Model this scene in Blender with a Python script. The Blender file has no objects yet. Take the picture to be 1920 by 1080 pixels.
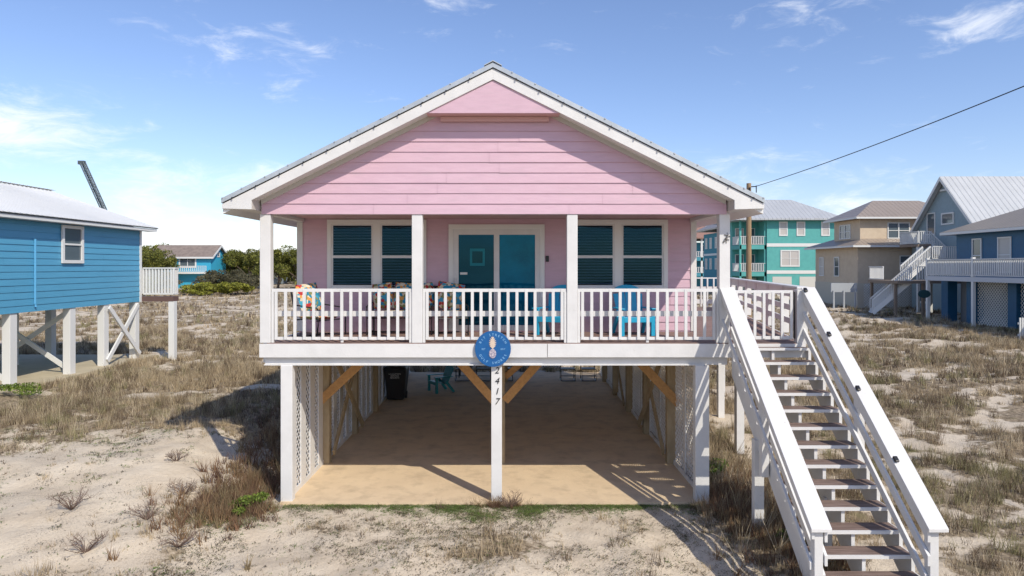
import bpy, math, random
import numpy as np
from mathutils import Vector, Matrix
R = math.radians
scene = bpy.context.scene
col = scene.collection

# ------------------------------------------------------------------ camera
CAMY, CAMZ = -12.5, 4.4
cam_d = bpy.data.cameras.new('camera'); cam = bpy.data.objects.new('camera', cam_d); col.objects.link(cam)
cam.location = (0, CAMY, CAMZ); cam.rotation_euler = (R(90), 0, 0)
cam_d.sensor_width = 36; cam_d.lens = 36*1250/1920
cam_d.shift_y = -40/1920
cam_d.clip_start = 0.1; cam_d.clip_end = 3000
scene.camera = cam

# ------------------------------------------------------------------ light
SUN = Vector((0.75, -1.0, 1.12)).normalized()
el = math.asin(SUN.z); az = math.atan2(SUN.x, SUN.y)
sd = bpy.data.lights.new('sun', 'SUN'); sd.energy = 3.95; sd.angle = R(0.5); sd.color = (1.0, 0.93, 0.80)
so = bpy.data.objects.new('sun', sd); col.objects.link(so)
so.rotation_euler = SUN.to_track_quat('Z', 'Y').to_euler()
w = bpy.data.worlds.new('World'); scene.world = w; w.use_nodes = True
wt = w.node_tree; wn = wt.nodes; wl = wt.links; wn.clear()
def WN(t, **k):
    n = wn.new(t)
    for a, b in k.items(): setattr(n, a, b)
    return n
def wmath(op, a, b=None, c=None, clamp=False):
    n = WN('ShaderNodeMath', operation=op); n.use_clamp = clamp
    for i, v in enumerate((a, b, c)):
        if v is None: continue
        if isinstance(v, (int, float)): n.inputs[i].default_value = v
        else: wl.new(v, n.inputs[i])
    return n.outputs[0]
sky = WN('ShaderNodeTexSky', sky_type='NISHITA'); sky.sun_disc = False
sky.sun_elevation = el; sky.sun_rotation = az; sky.altitude = 0; sky.air_density = 1.0; sky.dust_density = 0.5; sky.ozone_density = 3.0
tc = WN('ShaderNodeTexCoord'); sx = WN('ShaderNodeSeparateXYZ'); wl.new(tc.outputs['Generated'], sx.inputs[0])
# clouds: stretched noise on the direction, thicker in a few banks of the sky
azn = wmath('ARCTAN2', sx.outputs[0], sx.outputs[1]); eln = wmath('ARCSINE', sx.outputs[2])
cv = WN('ShaderNodeCombineXYZ'); wl.new(azn, cv.inputs[0]); wl.new(wmath('MULTIPLY', eln, 2.8), cv.inputs[1])
def wnoise(scale, detail, rough, dist=0.0, off=0.0):
    m = WN('ShaderNodeMapping'); m.inputs['Location'].default_value = (off, off*.7, 0); wl.new(cv.outputs[0], m.inputs[0])
    n = WN('ShaderNodeTexNoise'); wl.new(m.outputs[0], n.inputs['Vector'])
    n.inputs['Scale'].default_value = scale; n.inputs['Detail'].default_value = detail; n.inputs['Roughness'].default_value = rough
    n.inputs['Distortion'].default_value = dist
    return n.outputs[0]
def bank(a0, e0, ra, re, amp):   # soft ellipse round azimuth a0, elevation e0 (degrees)
    da = wmath('DIVIDE', wmath('SUBTRACT', azn, R(a0)), R(ra)); de = wmath('DIVIDE', wmath('SUBTRACT', eln, R(e0)), R(re))
    d = wmath('ADD', wmath('MULTIPLY', da, da), wmath('MULTIPLY', de, de))
    return wmath('MULTIPLY', wmath('POWER', 2.718, wmath('MULTIPLY', d, -1)), amp)
cov = bank(-35, 9.5, 7, 2.6, .30)
for b in ((-24, 2.2, 10, 2.0, .42), (35, 16.8, 4, 1.4, .27), (24, 19, 5, 5, .13), (-20, 17, 8, 1.6, .20), (-18, 14.5, 6, 1.0, .18), (-20, 7, 6, 2, .26), (-29, 5.5, 4, 1.6, .2), (28, 5, 7, 2.2, .25), (17, 8, 6, 2, .15), (-6, 22, 5, 1, .2), (120, 12, 40, 8, .4), (-120, 12, 40, 8, .4), (180, 8, 30, 6, .35)):
    cov = wmath('ADD', cov, bank(*b))
n1 = wnoise(13, 10, .66, .5); n2 = wnoise(5, 4, .5, 0, 3.1)
m = wmath('ADD', wmath('MULTIPLY', n1, .8), wmath('MULTIPLY', n2, .35))
m = wmath('ADD', m, cov)
mr = WN('ShaderNodeMapRange', interpolation_type='SMOOTHSTEP'); wl.new(m, mr.inputs[0])
mr.inputs[1].default_value = .66; mr.inputs[2].default_value = 1.10; mr.inputs[3].default_value = 0; mr.inputs[4].default_value = .95
mx = WN('ShaderNodeMix', data_type='RGBA'); wl.new(mr.outputs[0], mx.inputs[0])
tint = WN('ShaderNodeMix', data_type='RGBA', blend_type='MULTIPLY'); tint.inputs[0].default_value = 1
wl.new(sky.outputs[0], tint.inputs[6]); tint.inputs[7].default_value = (1.30, 1.26, 1.40, 1)
wl.new(tint.outputs[2], mx.inputs[6]); mx.inputs[7].default_value = (9.2, 9.4, 9.8, 1)
bg = WN('ShaderNodeBackground'); wl.new(mx.outputs[2], bg.inputs[0]); bg.inputs[1].default_value = 0.12
wo = WN('ShaderNodeOutputWorld'); wl.new(bg.outputs[0], wo.inputs[0])
scene.view_settings.view_transform = 'Standard'; scene.view_settings.look = 'None'
scene.view_settings.exposure = 0.08; scene.view_settings.gamma = 1.0; scene.view_settings.use_curve_mapping = False
scene.render.engine = 'CYCLES'
scene.cycles.max_bounces = 8; scene.cycles.diffuse_bounces = 6; scene.cycles.transparent_max_bounces = 12

# ------------------------------------------------------------------ materials
MATS = {}
def mat(name, c, rough=.6, c2=None, scale=6, detail=6, stretch=(1,1,1), mixlo=.4, mixhi=.62, bump=0.0, bscale=None, metal=0.0, spec=.5, stain=None, stain_scale=1.2, stain_lo=.56, stain_hi=.72):
    if name in MATS: return MATS[name]
    m = bpy.data.materials.new(name); m.use_nodes = True; nt = m.node_tree; N = nt.nodes; L = nt.links
    b = N['Principled BSDF']; b.inputs['Roughness'].default_value = rough; b.inputs['Metallic'].default_value = metal
    b.inputs['Specular IOR Level'].default_value = spec
    b.inputs['Base Color'].default_value = (*c, 1)
    if c2 or bump or stain:
        t = N.new('ShaderNodeTexCoord'); mp = N.new('ShaderNodeMapping'); mp.inputs['Scale'].default_value = stretch; L.new(t.outputs['Object'], mp.inputs[0])
    cur = None
    def ramp(sc, lo, hi, det=detail):
        n = N.new('ShaderNodeTexNoise'); n.inputs['Scale'].default_value = sc; n.inputs['Detail'].default_value = det; n.inputs['Roughness'].default_value = .62
        L.new(mp.outputs[0], n.inputs['Vector'])
        r = N.new('ShaderNodeMapRange'); r.inputs[1].default_value = lo; r.inputs[2].default_value = hi; L.new(n.outputs[0], r.inputs[0]); return r.outputs[0]
    def mixc(f, a, bb):
        x = N.new('ShaderNodeMix'); x.data_type = 'RGBA'; L.new(f, x.inputs[0])
        if isinstance(a, tuple): x.inputs[6].default_value = (*a, 1)
        else: L.new(a, x.inputs[6])
        x.inputs[7].default_value = (*bb, 1); return x.outputs[2]
    if c2: cur = mixc(ramp(scale, mixlo, mixhi), c, c2)
    if stain: cur = mixc(ramp(stain_scale, stain_lo, stain_hi, 9), cur if cur else c, stain)
    if cur: L.new(cur, b.inputs['Base Color'])
    if bump:
        n = N.new('ShaderNodeTexNoise'); n.inputs['Scale'].default_value = bscale or scale; n.inputs['Detail'].default_value = 8; L.new(mp.outputs[0], n.inputs['Vector'])
        bp = N.new('ShaderNodeBump'); bp.inputs['Strength'].default_value = bump; bp.inputs['Distance'].default_value = .02
        L.new(n.outputs[0], bp.inputs['Height']); L.new(bp.outputs[0], b.inputs['Normal'])
    MATS[name] = m; return m
WHITE = mat('white_paint', (.68,.67,.655), .45, (.63,.62,.605), 2.5, stretch=(1,1,1), stain=(.42,.39,.34), stain_scale=9, stain_lo=.66, stain_hi=.86, bump=.12, bscale=30)
TRIM = mat('cream_trim', (.72,.715,.69), .4)
WHITE2 = mat('white_paint_far', (.68,.68,.66), .5)
PINK = mat('pink_paint', stain=(.52,.37,.42), stain_scale=2.2, stain_lo=.52, stain_hi=.80, c=(.60,.405,.475), rough=.5, c2=(.565,.375,.445), scale=3, stretch=(1,1,6), bump=.05, bscale=40)
TRIM_SHADE = mat('shaded_trim', (.50,.47,.43), .6)  # trim greyed: shade below the eaves and rakes is put into the colour
PINKC = mat('pink_ceiling', (.58,.36,.35), .6)
ROOFM = mat('galvanised_roof', (.50,.53,.55), .38, (.42,.45,.47), 3, metal=.35)
WOOD = mat('treated_lumber', (.40,.31,.19), .7, (.31,.23,.13), 7, stretch=(1,1,.25), bump=.3, bscale=20)
ORWOOD = mat('new_lumber', (.52,.29,.11), .65, (.42,.22,.08), 5, stretch=(3,3,3), bump=.2, bscale=20)
DECK = mat('deck_boards', (.20,.125,.10), .7, (.28,.19,.16), 5, stretch=(.3,4,4), bump=.4, bscale=14, stain=(.12,.08,.07), stain_scale=2)
TREAD = mat('tread_boards', (.15,.10,.08), .7, (.24,.17,.14), 5, stretch=(.5,6,4), bump=.4, bscale=14)
CONC = mat('concrete', (.70,.54,.35), .85, (.63,.48,.31), 1.3, mixlo=.35, mixhi=.65, stain=(.42,.32,.21), stain_scale=2.2, stain_lo=.48, stain_hi=.82, bump=.35, bscale=18)
CONC2 = mat('concrete_pale', (.50,.42,.28), .85, (.44,.37,.25), 1.5)
BLACK = mat('black_metal', (.012,.012,.014), .4)
BLACKP = mat('black_plastic', (.014,.014,.016), .45)
BLINDM = mat('blind_slats', (.34,.37,.43), .6)
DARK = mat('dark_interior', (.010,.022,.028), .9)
TEALREFL = mat('teal_reflection', (.008,.26,.38), .9, (.004,.13,.21), .9)  # door backing sheet with the teal of the reflected sky painted in
NAVYDIM = mat('navy_dim_room', (.01,.06,.10), .9, (.006,.04,.07), .8)  # door backing sheet with the dimness of the room painted in
BLUES = mat('blue_siding', (.085,.32,.50), .5, (.075,.29,.46), 3, stretch=(1,.3,8), bump=.05, bscale=30)
NAVY = mat('deep_blue_siding', (.010,.095,.20), .5, (.009,.085,.18), 3)
TEAL = mat('teal_stucco', (.10,.39,.36), .8, (.09,.35,.33), 2)
TEALB = mat('blue_stucco', (.06,.26,.33), .8)
TAN = mat('tan_stucco', (.60,.49,.36), .85, (.55,.44,.32), 2)
TANL = mat('pale_stucco', (.52,.47,.38), .85)
GRAYB = mat('gray_blue_siding', (.27,.36,.40), .7, (.25,.33,.37), 4)
ADIR = mat('turquoise_plastic', (.02,.36,.58), .4)
ADIRT = mat('teal_plastic', (.02,.26,.30), .4)
SIGNB = mat('sign_blue', (.002,.085,.27), .4, (.003,.10,.30), 12)
SIGNT = mat('sign_letters', (.25,.50,.75), .5)
GOLD = mat('pineapple_leaf', (.62,.50,.40), .5)
SILV = mat('pineapple_body', (.55,.50,.52), .5, (.25,.22,.30), 60, mixlo=.45, mixhi=.5)
POLEM = mat('pole_wood', (.34,.23,.13), .85, (.24,.16,.09), 5, stretch=(4,4,.3), bump=.4)
BARK = mat('bark', (.12,.09,.07), .9)
TWIG = mat('twig', (.15,.10,.075), .9)
CRANE = mat('crane_steel', (.07,.09,.10), .6)

def ribroof(name, c, axis, pitch, strength=.8):
    m = bpy.data.materials.new(name); m.use_nodes = True; nt = m.node_tree; N = nt.nodes; L = nt.links; b = N['Principled BSDF']
    b.inputs['Base Color'].default_value = (*c, 1); b.inputs['Roughness'].default_value = .4; b.inputs['Metallic'].default_value = .1
    t = N.new('ShaderNodeTexCoord'); s = N.new('ShaderNodeSeparateXYZ'); L.new(t.outputs['Object'], s.inputs[0])
    a = N.new('ShaderNodeMath'); a.operation = 'MULTIPLY'; a.inputs[1].default_value = 1/pitch; L.new(s.outputs[axis], a.inputs[0])
    f = N.new('ShaderNodeMath'); f.operation = 'PINGPONG'; f.inputs[1].default_value = .5; L.new(a.outputs[0], f.inputs[0])
    g = N.new('ShaderNodeMapRange'); g.inputs[1].default_value = 0; g.inputs[2].default_value = .16; g.inputs[3].default_value = 1; g.inputs[4].default_value = 0; L.new(f.outputs[0], g.inputs[0])
    bp = N.new('ShaderNodeBump'); bp.inputs['Strength'].default_value = strength; bp.inputs['Distance'].default_value = .05; L.new(g.outputs[0], bp.inputs['Height']); L.new(bp.outputs[0], b.inputs['Normal'])
    n = N.new('ShaderNodeTexNoise'); n.inputs['Scale'].default_value = .8; L.new(t.outputs['Object'], n.inputs['Vector'])
    x = N.new('ShaderNodeMix'); x.data_type = 'RGBA'; L.new(n.outputs[0], x.inputs[0]); x.inputs[6].default_value = (*[v*.88 for v in c], 1); x.inputs[7].default_value = (*[min(1, v*1.1) for v in c], 1)
    L.new(x.outputs[2], b.inputs['Base Color'])
    return m
RW = ribroof('white_metal_roof', (.68,.68,.66), 1, .23)
RGY = ribroof('grey_metal_roof_y', (.50,.51,.51), 0, .45)
RTAN = ribroof('brown_metal_roof', (.33,.27,.22), 0, .42)
RTAN2 = ribroof('tan_metal_roof', (.34,.28,.21), 1, .42)
SHING = mat('brown_shingles', (.25,.20,.17), .9, (.19,.15,.13), 1.5)

def glassmat(name, tint, refl=.12):
    m = bpy.data.materials.new(name); m.use_nodes = True; nt = m.node_tree; N = nt.nodes; L = nt.links; N.clear()
    o = N.new('ShaderNodeOutputMaterial'); a = N.new('ShaderNodeBsdfTransparent'); a.inputs[0].default_value = (*tint, 1)
    g = N.new('ShaderNodeBsdfGlossy'); g.inputs['Roughness'].default_value = .015; g.inputs[0].default_value = (.18,.60,.90,1)
    f = N.new('ShaderNodeFresnel'); f.inputs[0].default_value = 1.5
    ad = N.new('ShaderNodeMath'); ad.operation = 'ADD'; ad.inputs[1].default_value = refl; L.new(f.outputs[0], ad.inputs[0])
    t = N.new('ShaderNodeTexCoord'); nn = N.new('ShaderNodeTexNoise'); nn.inputs['Scale'].default_value = 1.6; nn.inputs['Detail'].default_value = 1; L.new(t.outputs['Object'], nn.inputs['Vector'])
    bp = N.new('ShaderNodeBump'); bp.inputs['Strength'].default_value = .25; bp.inputs['Distance'].default_value = .02; L.new(nn.outputs[0], bp.inputs['Height']); L.new(bp.outputs[0], g.inputs['Normal'])
    x = N.new('ShaderNodeMixShader'); L.new(ad.outputs[0], x.inputs[0]); L.new(a.outputs[0], x.inputs[1]); L.new(g.outputs[0], x.inputs[2]); L.new(x.outputs[0], o.inputs[0])
    return m
GLASS = glassmat('window_glass', (.42,.52,.60), -.01)
GLASSD = glassmat('door_glass', (.25,.9,.95), .0)
FARG = mat('far_window_glass', (.10,.13,.15), .08, spec=.9)
FARG2 = mat('far_window_blind', (.50,.47,.44), .35)

# floral cushion cloth
def floral():
    m = bpy.data.materials.new('floral_cloth'); m.use_nodes = True; nt = m.node_tree; N = nt.nodes; L = nt.links; b = N['Principled BSDF']; b.inputs['Roughness'].default_value = .9
    t = N.new('ShaderNodeTexCoord'); v = N.new('ShaderNodeTexVoronoi'); v.inputs['Scale'].default_value = 15; L.new(t.outputs['Object'], v.inputs['Vector'])
    s = N.new('ShaderNodeSeparateColor'); L.new(v.outputs['Color'], s.inputs[0])
    r = N.new('ShaderNodeValToRGB'); r.color_ramp.interpolation = 'CONSTANT'
    cs = [(.62,.52,.35),(.02,.22,.34),(.45,.03,.03),(.65,.30,.07),(.22,.22,.08),(.70,.62,.48),(.05,.32,.45)]
    while len(r.color_ramp.elements) < len(cs): r.color_ramp.elements.new(.5)
    for i, c in enumerate(cs): r.color_ramp.elements[i].position = i/len(cs); r.color_ramp.elements[i].color = (*c, 1)
    L.new(s.outputs[0], r.inputs[0]); L.new(r.outputs[0], b.inputs['Base Color']); return m
FLORAL = floral()

def leafmat(name, rough=.7, mult=1.0, trans=.0):
    m = bpy.data.materials.new(name); m.use_nodes = True; nt = m.node_tree; N = nt.nodes; L = nt.links; b = N['Principled BSDF']; b.inputs['Roughness'].default_value = rough
    b.inputs['Specular IOR Level'].default_value = .15
    a = N.new('ShaderNodeAttribute'); a.attribute_name = 'Col'; L.new(a.outputs['Color'], b.inputs['Base Color'])
    if trans:
        tr = N.new('ShaderNodeBsdfTranslucent'); L.new(a.outputs['Color'], tr.inputs[0]); x = N.new('ShaderNodeMixShader'); x.inputs[0].default_value = trans
        L.new(b.outputs[0], x.inputs[1]); L.new(tr.outputs[0], x.inputs[2]); L.new(x.outputs[0], N['Material Output'].inputs[0])
    return m
BLADE = leafmat('dry_blades', .8, trans=.3)
LEAF = leafmat('leaves', .5, trans=.3)

# ------------------------------------------------------------------ helpers
def worldloc(o):
    v = Vector((0,0,0))
    while o: v += Vector(o.location); o = o.parent
    return v
class MB:
    def __init__(s): s.v = []; s.f = []
    def add(s, vs, fs):
        n = len(s.v); s.v += [tuple(p) for p in vs]; s.f += [tuple(i+n for i in f) for f in fs]; return s
    def box(s, x0, x1, y0, y1, z0, z1):
        return s.add([(x0,y0,z0),(x1,y0,z0),(x1,y1,z0),(x0,y1,z0),(x0,y0,z1),(x1,y0,z1),(x1,y1,z1),(x0,y1,z1)],
              [(0,3,2,1),(4,5,6,7),(0,1,5,4),(1,2,6,5),(2,3,7,6),(3,0,4,7)])
    def hexa(s, b, t):     # bottom quad, top quad (ccw from above)
        return s.add(list(b)+list(t), [(0,3,2,1),(4,5,6,7),(0,1,5,4),(1,2,6,5),(2,3,7,6),(3,0,4,7)])
    def bar(s, p, q, wd, ht, up=(0,0,1)):
        p = Vector(p); q = Vector(q); d = (q-p).normalized(); u = Vector(up)
        sd_ = d.cross(u)
        if sd_.length < 1e-4: sd_ = d.cross(Vector((0,1,0)))
        sd_.normalize(); u = sd_.cross(d).normalized(); a = sd_*wd/2; c = u*ht/2
        return s.add([p-a-c,p+a-c,p+a+c,p-a+c,q-a-c,q+a-c,q+a+c,q-a+c],[(0,3,2,1),(4,5,6,7),(0,1,5,4),(1,2,6,5),(2,3,7,6),(3,0,4,7)])
    def tube(s, pts, r, n=8):
        pts = [Vector(p) for p in pts]; rs = r if isinstance(r, (list, tuple)) else [r]*len(pts); rings = []
        for i, p in enumerate(pts):
            d = (pts[min(i+1, len(pts)-1)]-pts[max(i-1, 0)]).normalized()
            a = d.cross(Vector((0,0,1)));
            if a.length < .05: a = d.cross(Vector((0,1,0)))
            a.normalize(); b = a.cross(d)
            rings.append([p+(a*math.cos(2*math.pi*k/n)+b*math.sin(2*math.pi*k/n))*rs[i] for k in range(n)])
        vs = [p for g in rings for p in g]; fs = []
        for i in range(len(pts)-1):
            for k in range(n): fs.append((i*n+k, i*n+(k+1)%n, (i+1)*n+(k+1)%n, (i+1)*n+k))
        fs.append(tuple(range(n))[::-1]); fs.append(tuple((len(pts)-1)*n+k for k in range(n)))
        return s.add(vs, fs)
    def prism(s, poly, ax, a, b):   # poly in the two other axes, extruded along axis ax from a to b
        def P(u, w_, t): return {'x': (t,u,w_), 'y': (u,t,w_), 'z': (u,w_,t)}[ax]
        n = len(poly)
        return s.add([P(u,w_,a) for u,w_ in poly]+[P(u,w_,b) for u,w_ in poly], [tuple(range(n)), tuple(range(2*n-1, n-1, -1))]+[(i, i+n, (i+1)%n+n, (i+1)%n) for i in range(n)])
    def quad(s, *p): return s.add(p, [tuple(range(len(p)))])
    def build(s, name, m, parent=None, bevel=0, smooth=False):
        me = bpy.data.meshes.new(name); off = worldloc(parent) if parent else Vector((0,0,0))
        me.from_pydata([(a-off.x, b-off.y, c-off.z) for a, b, c in s.v], [], s.f); me.materials.append(m)
        import bmesh
        bm = bmesh.new(); bm.from_mesh(me); bmesh.ops.recalc_face_normals(bm, faces=bm.faces); bm.to_mesh(me); bm.free()
        if smooth:
            for p in me.polygons: p.use_smooth = True
        o = bpy.data.objects.new(name, me); col.objects.link(o); o.parent = parent
        if bevel:
            b = o.modifiers.new('bevel', 'BEVEL'); b.width = bevel; b.segments = 2; b.limit_method = 'ANGLE'
        return o
def tag(o, label, cat, group=None):
    o['label'] = label; o['category'] = cat
    if group: o['group'] = group
    return o
def thing(name, label, cat, loc=(0,0,0), group=None):
    o = bpy.data.objects.new(name, None); col.objects.link(o); o.location = loc; o.empty_display_size = .3
    return tag(o, label, cat, group)
def copy_tree(o, parent=None):
    c = o.copy(); col.objects.link(c); c.parent = parent
    for ch in list(o.children): copy_tree(ch, c)
    return c
def structure(o): o['kind'] = 'structure'; return o
def stuff(o): o['kind'] = 'stuff'; return o

# ---- numpy noise
_rng = np.random.RandomState(7); _G = _rng.rand(256, 256)
def vnoise(x, y):
    xi = np.floor(x).astype(int); yi = np.floor(y).astype(int); fx = x-xi; fy = y-yi; fx = fx*fx*(3-2*fx); fy = fy*fy*(3-2*fy)
    g = lambda a, b: _G[a % 256, b % 256]
    return (g(xi,yi)*(1-fx)+g(xi+1,yi)*fx)*(1-fy)+(g(xi,yi+1)*(1-fx)+g(xi+1,yi+1)*fx)*fy
def fbm(x, y, o=4):
    t = 0; a = .5
    for i in range(o): t = t+a*vnoise(x*2**i+i*17.3, y*2**i+i*9.1); a *= .5
    return t/(1-.5**o)
def ss(a, b, x): t = np.clip((x-a)/(b-a), 0, 1); return t*t*(3-2*t)
def slabmask(x, y):    # 1 away from the house slab
    dx = np.maximum(np.maximum(-4.5-x, x-3.8), 0); dy = np.maximum(np.maximum(-.1-y, y-15.4), 0)
    return ss(.0, 1.6, np.hypot(dx, dy))
def ground_z(x, y):
    x = np.asarray(x, float); y = np.asarray(y, float)
    m_ = slabmask(x, y)
    left = ss(4.8, 8.0, -x)*ss(-5, 3.2, y)
    z = .50*left + .06*ss(9, 15, -x) + .65*ss(8, 26, x) + .45*ss(30, 75, y)*(x < 8) + .25*ss(30,75,y)*(x >= 8)
    z = z - .16*ss(-.2, -5, y)*(1-.3*ss(4.8,8,-x)) - .05
    z = z + m_*(.20*(fbm(x*.35, y*.35, 3)-.5) + .24*(fbm(x*1.1+5, y*1.1, 3)-.5)*ss(0, 1, m_))
    z = z + .09*(fbm(x*3.3, y*3.3, 3)-.5)*m_
    return z
def blob(x, y, cx, cy, rx, ry, rot=0):
    c, s_ = math.cos(rot), math.sin(rot); dx = x-cx; dy = y-cy
    u = (dx*c+dy*s_)/rx; v = (-dx*s_+dy*c)/ry
    return np.exp(-(u*u+v*v)**1.3)
def veg(x, y):      # 0 bare sand .. 1 dense dry grass
    x = np.asarray(x, float); y = np.asarray(y, float)
    f = fbm(x*.45+3, y*.75, 4); g = fbm(x*1.9, y*1.9+7, 4)
    d = ss(.375, .555, .48*f+.52*g)
    far = ss(12, 26, y); d = d*(1-.12*far)
    sandL = blob(x, y, -7.4, .6, 3.4, 2.9, .25)+blob(x, y, -10.6, -1.1, 3.2, 2.2, .1)
    d = d*(1-.97*np.clip(sandL*1.5, 0, 1))
    d = np.maximum(d, .9*ss(3.2, 4.4, y+.12*(x+8)+.8*(g-.5))*ss(-4.8,-6,x)*ss(17,12,y)*ss(.22,.42,f))
    drive = ss(-5.6, -4.4, x)*ss(4.4, 3.2, x)*ss(.4, -.2, y)
    d = d*(1-.88*drive)
    ruts = drive*(blob(x, y, -.35, -1.9, 1.1, .75)*.75 + blob(x, y, 2.0, -1.3, .35, 1.2)*.4 + blob(x, y, -2.9, -1.0, 1.3, .6)*.4)
    d = np.maximum(d, ruts*ss(.3,.6,g))
    d = np.maximum(d, blob(x, y, -5.3, -.3, .8, .9)*.9)
    d = np.maximum(d, blob(x, y, 4.4, -1.0, 1.1, 2.2)*.95)
    d = np.maximum(d, blob(x, y, -6.5, -3.6, 2.6, .8)*.7*ss(.3,.55,g))
    return np.clip(d, 0, 1)

# ------------------------------------------------------------------ ground
def make_ground():
    n = 520
    t = np.linspace(-1, 1, n)
    xs = np.sinh(t*5.6)/np.sinh(5.6)*900
    ty = np.linspace(-.62, 1, n)
    ys = np.sinh(ty*5.6)/np.sinh(5.6)*900
    X, Y = np.meshgrid(xs, ys); Z = ground_z(X, Y)
    V = veg(X, Y)
    co = np.stack([X, Y, Z], -1).reshape(-1, 3)
    idx = np.arange(n*n).reshape(n, n)
    F = np.stack([idx[:-1,:-1], idx[:-1,1:], idx[1:,1:], idx[1:,:-1]], -1).reshape(-1, 4)
    me = bpy.data.meshes.new('sand_ground'); me.vertices.add(n*n); me.vertices.foreach_set('co', co.ravel())
    me.loops.add(F.size); me.loops.foreach_set('vertex_index', F.ravel()); me.polygons.add(len(F)); me.polygons.foreach_set('loop_start', np.arange(len(F))*4)
    me.update(); me.validate(); me.polygons.foreach_set('use_smooth', np.ones(len(F), bool))
    a = me.attributes.new('veg', 'FLOAT', 'POINT'); a.data.foreach_set('value', V.ravel().astype('f'))
    m = bpy.data.materials.new('dune_sand'); m.use_nodes = True; nt = m.node_tree; N = nt.nodes; L = nt.links; b = N['Principled BSDF']; b.inputs['Roughness'].default_value = .95; b.inputs['Specular IOR Level'].default_value = .1
    tcx = N.new('ShaderNodeTexCoord'); at = N.new('ShaderNodeAttribute'); at.attribute_name = 'veg'
    def noise(s, d=8, r=.6):
        q = N.new('ShaderNodeTexNoise'); q.inputs['Scale'].default_value = s; q.inputs['Detail'].default_value = d; q.inputs['Roughness'].default_value = r; L.new(tcx.outputs['Object'], q.inputs['Vector']); return q.outputs[0]
    def mth(op, p, q, cl=False):
        z = N.new('ShaderNodeMath'); z.operation = op; z.use_clamp = cl
        for i, v in enumerate((p, q)):
            if isinstance(v, (int, float)): z.inputs[i].default_value = v
            else: L.new(v, z.inputs[i])
        return z.outputs[0]
    def mr_(f, lo, hi):
        z = N.new('ShaderNodeMapRange'); z.inputs[1].default_value = lo; z.inputs[2].default_value = hi; L.new(f, z.inputs[0]); return z.outputs[0]
    def mix(f, p, q):
        z = N.new('ShaderNodeMix'); z.data_type = 'RGBA'; L.new(f, z.inputs[0])
        for i, v in ((6, p), (7, q)):
            if isinstance(v, tuple): z.inputs[i].default_value = (*v, 1)
            else: L.new(v, z.inputs[i])
        return z.outputs[2]
    sand = mix(mr_(noise(1.1), .38, .66), (.64,.55,.43), (.54,.45,.34))
    sand = mix(mr_(noise(26, 6, .7), .60, .74), sand, (.30,.23,.16))
    litter = mix(mr_(noise(9, 9, .7), .38, .62), (.42,.335,.235), (.15,.115,.075))
    litter = mix(mr_(noise(1.7, 5), .55, .72), litter, (.17,.15,.075))
    fac = mth('ADD', at.outputs['Fac'], mth('MULTIPLY', mth('SUBTRACT', noise(4.5, 9, .72), .5), 1.9))
    base = mix(mr_(fac, .30, .62), sand, litter)
    twig = mth('MULTIPLY', mr_(noise(38, 4, .8), .56, .64), mr_(noise(1.3, 6, .65), .42, .60))
    L.new(mix(twig, base, (.13,.10,.07)), b.inputs['Base Color'])
    bp = N.new('ShaderNodeBump'); bp.inputs['Strength'].default_value = .7; bp.inputs['Distance'].default_value = .06; L.new(noise(7, 10, .7), bp.inputs['Height']); L.new(bp.outputs[0], b.inputs['Normal'])
    me.materials.append(m)
    o = bpy.data.objects.new('sand_ground', me); col.objects.link(o); structure(o)
make_ground()

# ------------------------------------------------------------------ sunlit concrete slab
s = MB()
for a_, b_ in ((-4.34, -.285), (-.275, 3.62)):
    for c_, d_ in ((-.05, 4.9), (4.91, 10.1), (10.11, 15.3)): s.box(a_, b_, c_, d_, -.30, 0)
structure(s.build('carport_slab', CONC))
s = MB().box(-24, -15.2, 3.5, 16.2, -.2, .62); structure(s.build('neighbour_slab', CONC2))

# ------------------------------------------------------------------ siding
def siding(mb, fn, z0, rows, exp, ext, t=.016):
    """fn(u, d, z) -> point (d = outward distance).  ext(z) -> (u0, u1) of the board"""
    rj = random.Random(rows*31+int(exp*1000))
    for k in range(rows):
        a = z0+k*exp; b = a+exp
        e0 = ext(a+1e-3); e1 = ext(b-1e-3)
        if e0 is None or e1 is None or e1[1] <= e1[0]:
            if e0 is None or e0[1] <= e0[0]: continue
            e1 = ((e0[0]+e0[1])/2, (e0[0]+e0[1])/2) if (e1 is None or e1[1] <= e1[0]) else e1
        cuts = [0.0]; u = e0[0]+rj.uniform(.8, 3.6)
        lo, hi = max(e0[0], e1[0]), min(e0[1], e1[1])
        js = []
        while u < hi-.5:
            if u > lo+.4: js.append(u)
            u += 3.66
        bounds = [(e0[0], e1[0])]+[x for j in js for x in ((j-.002, j-.002), (j+.002, j+.002))]+[(e0[1], e1[1])]
        for i in range(0, len(bounds), 2):
            (l0, l1), (r0, r1) = bounds[i], bounds[i+1]; tt = t+rj.uniform(-.004, .004); sag = rj.uniform(-.003, .003)
            A = fn(l0, tt, a+sag); B = fn(r0, tt, a-sag); C_ = fn(r1, 0.001, b); D = fn(l1, 0.001, b); A2 = fn(l0, 0, a+sag); B2 = fn(r0, 0, a-sag)
            mb.add([A,B,C_,D], [(0,1,2,3)]); mb.add([A2,B2,B,A], [(0,1,2,3)])

# ================================================================== THE PINK HOUSE
AX, RS = -.345, .5           # ridge x, slope
H = thing('beach_house', 'pink raised beach house with white porch posts and round sign in front', 'house', (AX, 7.5, 0))
def rz(x, top): return top-RS*abs(x-AX)
TIPL, TIPR = AX-4.925, AX+4.925
YF, YB = -.4, 16.0
# roof shell
rb = MB()
for sgn in (-1, 1):
    tip = AX+sgn*4.925
    rb.prism([(AX, 8.10), (tip, rz(tip, 8.10)), (tip, rz(tip, 8.10)-.085), (AX, 8.015)], 'y', YF-.03, YB)
roof = rb.build('roof', ROOFM, H)
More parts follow.
